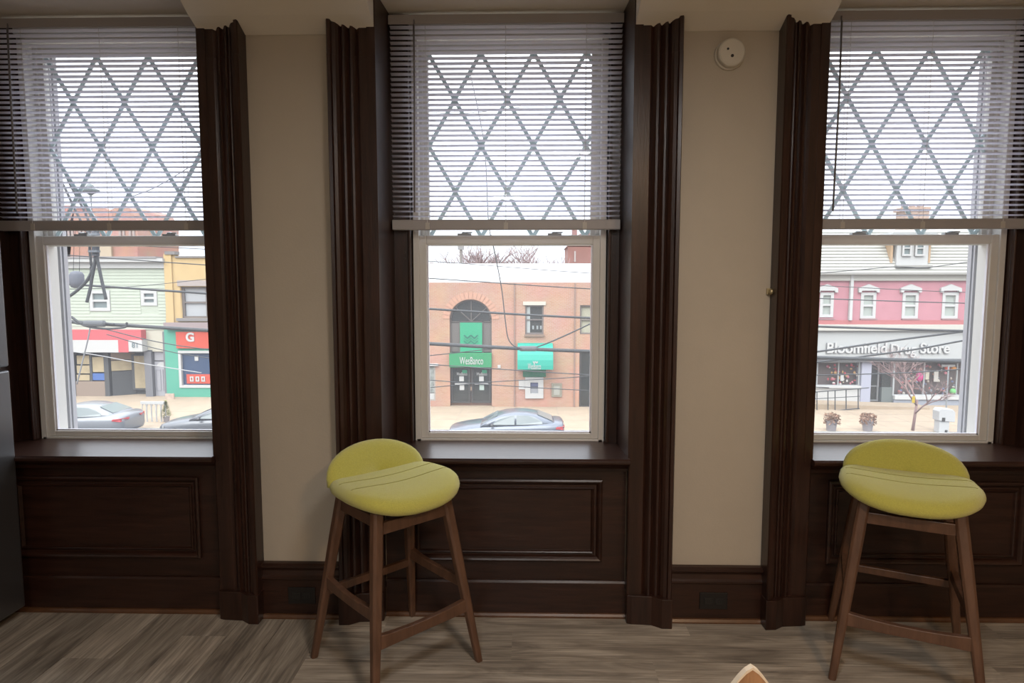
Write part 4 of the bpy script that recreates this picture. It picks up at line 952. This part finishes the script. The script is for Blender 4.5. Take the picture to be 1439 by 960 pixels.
# ---------------------------------------------------- cars (built locally: front towards -x, base z=0)
def car(name, loc, rz, paint, label, taper=1):
    t = empty(name, loc, label, 'car', rz=rz)
    def sec(x, w, z0, z1, z2): return [(x, -w * .86, z0), (x, -w * .99, z0 + .12), (x, -w, z1 - .12), (x, -w * .95, z1), (x, -w * .80, z2), (x, 0, z2 + .03), (x, w * .80, z2), (x, w * .95, z1), (x, w, z1 - .12), (x, w * .99, z0 + .12), (x, w * .86, z0)]
    st = [(-2.45, .62, .35, .52, .56), (-2.40, .78, .25, .60, .68), (-2.2, .86, .2, .68, .76), (-1.7, .91, .18, .76, .86), (-1.2, .92, .18, .82, .93), (-.9, .92, .18, .86, .97), (0, .92, .18, .90, .98), (1.0, .92, .18, .93, 1.0), (1.7, .92, .18, .95, 1.04), (2.15, .89, .22, .96, 1.07), (2.35, .84, .28, .94, 1.05), (2.45, .74, .35, .88, .96), (2.47, .66, .42, .70, .74)]
    MB().loft([sec(*s) for s in st]).build('body', paint, t, local=True, smooth=True)
    rf = [(-1.05, .96, .80), (-.75, 1.12, .74), (-.35, 1.30, .68), (.0, 1.405, .63), (.4, 1.45, .61), (.9, 1.44, .60), (1.3, 1.37, .60), (1.7, 1.22, .64), (2.05, 1.08, .70)]
    MB().loft([[(x, -.84, .90), (x, -w - .04, z - .05), (x, -w + .08, z), (x, 0, z + .025), (x, w - .08, z), (x, w + .04, z - .05), (x, .84, .90)] for x, z, w in rf]).build('cabin', paint, t, local=True, smooth=True)
    GL = mm('car_glass', (.30, .35, .35), .12); TR = mm('car_trim', (.05, .05, .055), .4)
    def side(x, z, s): # point on cabin side
        import bisect
        for (xa, za, wa), (xb, zb, wb) in zip(rf, rf[1:]):
            if xa <= x <= xb: f_ = (x - xa) / (xb - xa); zt = za + (zb - za) * f_ - .05; w = wa + (wb - wa) * f_ + .04; break
        k = (z - .90) / max(zt - .90, .02); return (x, s * (.84 + (w - .84) * k + .012), z)
    for s in (-1, 1):
        for pts in ([(-.62, .99), (-.28, 1.19), (.06, 1.32), (.38, 1.36), (.38, .99)], [(.46, .99), (.46, 1.36), (.95, 1.35), (1.25, 1.28), (1.52, 1.12), (1.56, 1.02)]):
            p = [side(x, z, s) for x, z in pts]; p2 = [(a, b - s * .02, c) for a, b, c in p]
            MB().loft([p, p2]).build('side_window', GL, t, local=True)
        MB().lathe((-.55, s * .98, 1.0), [(.0, -.06), (.07, -.05), (.08, 0), (.07, .06), (0, .07)], 8, 'X').build('mirror', TR, t, local=True)
        for x in (-1.5, 1.4):
            wh = MB().lathe((x, s * .80, .33), [(.33, -.11), (.34, 0), (.33, .11)], 20, 'Y').build('wheel', TR, t, local=True)
            MB().lathe((x, s * .92, .33), [(.21, -.01), (.20, .01), (.03, .02)], 12, 'Y').build('hub', mm('alloy', (.5, .5, .52), .3, metal=.8), wh, local=True)
        MB().loft([[(-2.42, s * .55, .60), (-2.15, s * .86, .66), (-2.15, s * .88, .58), (-2.42, s * .60, .52)], [(-2.45, s * .58, .60), (-2.17, s * .90, .66), (-2.17, s * .92, .58), (-2.45, s * .63, .52)]]).build('headlight', mm('lamp_clear', (.75, .75, .7), .2), t, local=True)
        MB().loft([[(2.46, s * .35, .92), (2.40, s * .80, .93), (2.12, s * .91, .92), (2.10, s * .93, .84), (2.40, s * .84, .80), (2.47, s * .4, .84)], [(2.49, s * .35, .92), (2.43, s * .83, .93), (2.13, s * .94, .92), (2.11, s * .96, .84), (2.43, s * .87, .80), (2.5, s * .4, .84)]]).build('tail_light', mm('lamp_red', (.75, .06, .07), .3), t, local=True)
    def quad(nm, a): MB().loft([a, [(x, y, z - .015) for x, y, z in a]]).build(nm, GL, t, local=True)
    quad('windscreen', [(-1.0, -.68, 1.0), (-1.0, .68, 1.0), (-.35, .58, 1.335), (-.35, -.58, 1.335)])
    quad('rear_window', [(1.36, -.52, 1.385), (1.36, .52, 1.385), (1.98, .62, 1.135), (1.98, -.62, 1.135)])
    return t
PB = mat('blue_grey_metallic', (.19, .22, .27), .28, metal=.3, coat=.5); PS = mat('silver_metallic', (.36, .38, .41), .28, metal=.3, coat=.5); PD = mat('slate_metallic', (.20, .21, .23), .28, metal=.3, coat=.5)
def carY(x, Y): return at(x, 580, Y).x
CL = []
CL.append(car('sedan_car', (carY(711, 27.9), 27.9, GZ - .13), 0, PB, 'blue-grey sedan parked in front of the brick bank'))
CL.append(car('sedan_car', (carY(165, 27.9) - 2.6, 28.9, GZ - .13), 0, PS, 'silver-grey sedan with red tail light parked by the boarded shop'))
CL.append(car('sedan_car', (carY(222, 28) + 2.5, 28.9, GZ - .13), 0, PD, 'dark grey car nose showing in front of the teal shop'))
for c_, k in zip(CL, (1.05, 1.11, 1.05)): c_.scale = (k, k, k)

# ---------------------------------------------------- overhead cables, lamp, poles
CB = mm('cable_black', (.055, .06, .065), .6)
def cable(pts, Y, r, label, m=CB, name='overhead_cable'):
    P_ = [at(x, y, Y + (z[0] if z else 0)) for x, y, *z in pts]; out = []
    for i in range(len(P_) - 1):            # Catmull-Rom
        p0, p1, p2, p3 = P_[max(i - 1, 0)], P_[i], P_[i + 1], P_[min(i + 2, len(P_) - 1)]
        for k in range(6):
            u = k / 6; out.append(.5 * ((2 * p1) + (p2 - p0) * u + (2 * p0 - 5 * p1 + 4 * p2 - p3) * u * u + (3 * p1 - p0 - 3 * p2 + p3) * u ** 3))
    out.append(P_[-1])
    return tag(MB().tube(out, r, 6).build(name, m, smooth=True), label, 'cable', 'overhead street cables')
cable([(-1100, 270), (-60, 350), (92, 358.5), (283, 372), (600, 391), (830, 406), (1165, 420), (1352, 426), (1500, 428), (2500, 438)], 13, .012, 'thin cable crossing just above the second-floor windows of the pink building')
cable([(-1100, 308), (-60, 388), (92, 399), (283, 412), (602, 434), (830, 447), (1165, 459.5), (1352, 465), (1500, 467), (2500, 477)], 12, .024, 'medium cable crossing over the arch of the bank')
cable([(-1100, 360), (-60, 440), (95, 452), (285, 464), (602, 483), (830, 494), (1165, 503), (1350, 508), (1500, 511), (2500, 521)], 11.5, .036, 'thickest cable, crossing the green banner and the drug store fascia edge')
cable([(-1100, 250), (-60, 330), (283, 350), (600, 367), (830, 384), (1165, 402), (1500, 414), (2500, 424)], 14, .008, 'thin cable crossing the white bank roof')
cable([(145, 462), (283, 490), (602, 512), (830, 527), (1165, 545)], 12.4, .010, 'thin cable sloping just below the bank sign lettering')
cable([(150, 470), (283, 502), (602, 534), (830, 549), (1000, 553)], 12.6, .009, 'thin cable crossing the bank door handles')
cable([(602, 545), (690, 537), (760, 533), (830, 528), (960, 510)], 12.8, .009, 'thin cable rising rightwards over the cash machine')
cable([(690, 330), (704, 400), (710, 450), (714, 475), (722, 486), (733, 490)], 11.4, .011, 'drop cable hanging down to the thick cable in the center')
cable([(748, 490), (775, 480), (815, 462), (860, 440)], 11.5, .014, 'short branch cable rising right from the splice')
cable([(602, 500), (650, 495), (695, 490), (735, 489)], 11.5, .009, 'thin cable joining the thick one above the green sign')
cable([(1120, 498), (1165, 492), (1260, 478), (1352, 466), (1450, 450)], 12, .020, 'cable rising rightwards across the drug store lettering')
cable([(1120, 512), (1165, 507), (1280, 492), (1352, 479), (1450, 462)], 12.2, .018, 'second cable rising rightwards below the drug store lettering')
cable([(1140, 527), (1165, 527), (1270, 524), (1350, 519), (1450, 512)], 12.5, .012, 'thin cable across the drug store display windows')
cable([(1120, 386), (1200, 380), (1258, 375), (1300, 376), (1355, 369), (1450, 355)], 12.5, .009, 'thin cable dipping under the dormer')
cable([(60, 408), (182, 403), (283, 393), (400, 380)], 13, .007, 'thin cable rising rightwards over the green siding')
cable([(100, 494), (135, 499), (200, 511), (283, 524)], 11.8, .009, 'pale thin cable over the boarded shop door', mm('pale_cable', (.6, .6, .6)))
cable([(100, 445), (118, 457), (145, 462), (175, 460), (178, 453)], 11.4, .022, 'cable loop hanging under the splice by the red awning')
cable([(92, 447), (110, 455), (128, 452), (160, 456)], 11.4, .02, 'loose cable twisted around the thick bundle by the red awning')
cable([(128, 452), (124, 475), (118, 500), (108, 540)], 11.4, .012, 'grey cable hanging in front of the white awning sign', mm('grey_cable', (.35, .36, .38)))
cable([(131, 318), (134, 360), (129, 392), (127, 405), (122, 425)], 9, .022, 'middle of the three black cables dangling in the left window')
cable([(137, 318), (135, 360), (126, 388), (112, 405), (93, 419), (70, 428)], 9, .022, 'black cable dangling and curving left in the left window')
cable([(134, 318), (135, 352), (141, 385), (149, 421)], 9, .022, 'black cable dangling rightmost in the left window')
cable([(126, 318), (126, 350), (128, 372), (127, 395)], 9.2, .018, 'short black cable beside the dangling cables in the left window')
cable([(78, 214), (100, 262), (120, 300), (137, 345)], 9, .016, 'slanting black cable behind the left blind, outer one')
cable([(68, 225), (90, 262), (108, 300), (134, 345)], 9.1, .016, 'slanting black cable behind the left blind, inner one')
cable([(180, 278), (215, 265), (250, 245), (283, 225), (400, 160)], 13, .008, 'thin cable rising rightwards behind the left blind')
cable([(545, 150), (640, 160), (760, 150), (900, 165)], 13, .006, 'faint thin cable behind the center blind')
cable([(660, 100), (680, 200), (686, 305), (690, 335)], 11.4, .009, 'thin cable hanging behind the center blind')
cable([(1158, 178), (1260, 182), (1400, 176)], 13, .007, 'faint thin cable behind the right blind')
# splices
def splice(x, y, Y, L, r, label):
    v = at(x, y, Y); t_ = MB().lathe(v, [(r * .3, -L / 2), (r, -L / 2 + .03), (r, L / 2 - .03), (r * .3, L / 2)], 10, 'X').build('cable_splice', mm('splice_grey', (.16, .17, .18)), smooth=False)
    tag(t_, label, 'cable splice')
splice(742, 490, 11.45, .34, .05, 'dark splice case on the thick cable before the teal awning'); splice(133, 455, 11.4, .42, .06, 'dark splice case on the thick cable before the red awning')
t = empty('hanging_drum', at(108, 395, 11), 'grey drum hung on wires in the left window', 'drum')
v = at(108, 393, 11)
MB().lathe(v, [(.05, -.15), (.10, -.13), (.115, -.05), (.115, .08), (.09, .13), (.04, .15)], 16).build('case', mm('drum_grey', (.17, .18, .22), .7), t, smooth=True)
MB().tube([v + Vector((-.06, 0, .09)), at(104, 345, 11), at(107, 318, 11)], .005, 4).tube([v + Vector((.05, 0, .09)), at(112, 345, 11), at(109, 318, 11)], .005, 4).tube([v - Vector((-.01, 0, .10)), v - Vector((-.03, 0, .19))], .012, 5).build('hanger', CB, t)
# pole-mounted bundle of the left window and street lamp
t = empty('utility_pole_hardware', at(134, 350, 9), 'cluster of dark pole hardware at the top of the left window opening', 'pole hardware')
MB().tube([at(134, 322, 9), at(134.5, 360, 9)], .05, 8).build('bracket', mm('hardware_dark', (.12, .13, .15)), t)
for dy in (328, 340, 352): MB().box(at(128, dy, 9).x, at(141, dy, 9).x, 8.93, 9.0, at(134, dy + 3, 9).z, at(134, dy, 9).z).build('clamp', mm('hardware_mid', (.22, .24, .27)), t)
v = at(127, 268, 22)
t = empty('street_lamp', (v.x, 22, GZ), 'grey street lamp head and thin post behind the left blind', 'street lamp')
LG = mm('lamp_grey', (.22, .27, .27), .5)
pv = at(40, 322, 22)
MB().tube([(pv.x, 22, GZ), (pv.x, 22, pv.z), (at(80, 322, 22).x, 22, pv.z), (at(131, 322, 22).x, 22, pv.z), (v.x, 22, v.z)], .05, 8).build('post', mm('post_pale', (.55, .6, .6)), t)
MB().lathe((v.x, 22, v.z), [(.04, -.16), (.12, -.10), (.28, -.03), (.29, .03), (.16, .08), (.10, .20), (.03, .24)], 16).build('lamp_head', LG, t)
v = at(648, 380, 60)
t = empty('utility_pole', (v.x, 60, GZ), 'weathered wooden utility pole beyond the bank roof', 'pole')
MB().tube([(v.x, 60, GZ), (v.x, 60, at(648, 346, 60).z)], .13, 8).build('post', mm('weathered_pole', (.38, .35, .33)), t)
MB().box(v.x - .28, v.x + .28, 59.8, 60.1, at(648, 351, 60).z, at(648, 345, 60).z).build('transformer', mm('weathered_grey', (.45, .45, .45)), t)
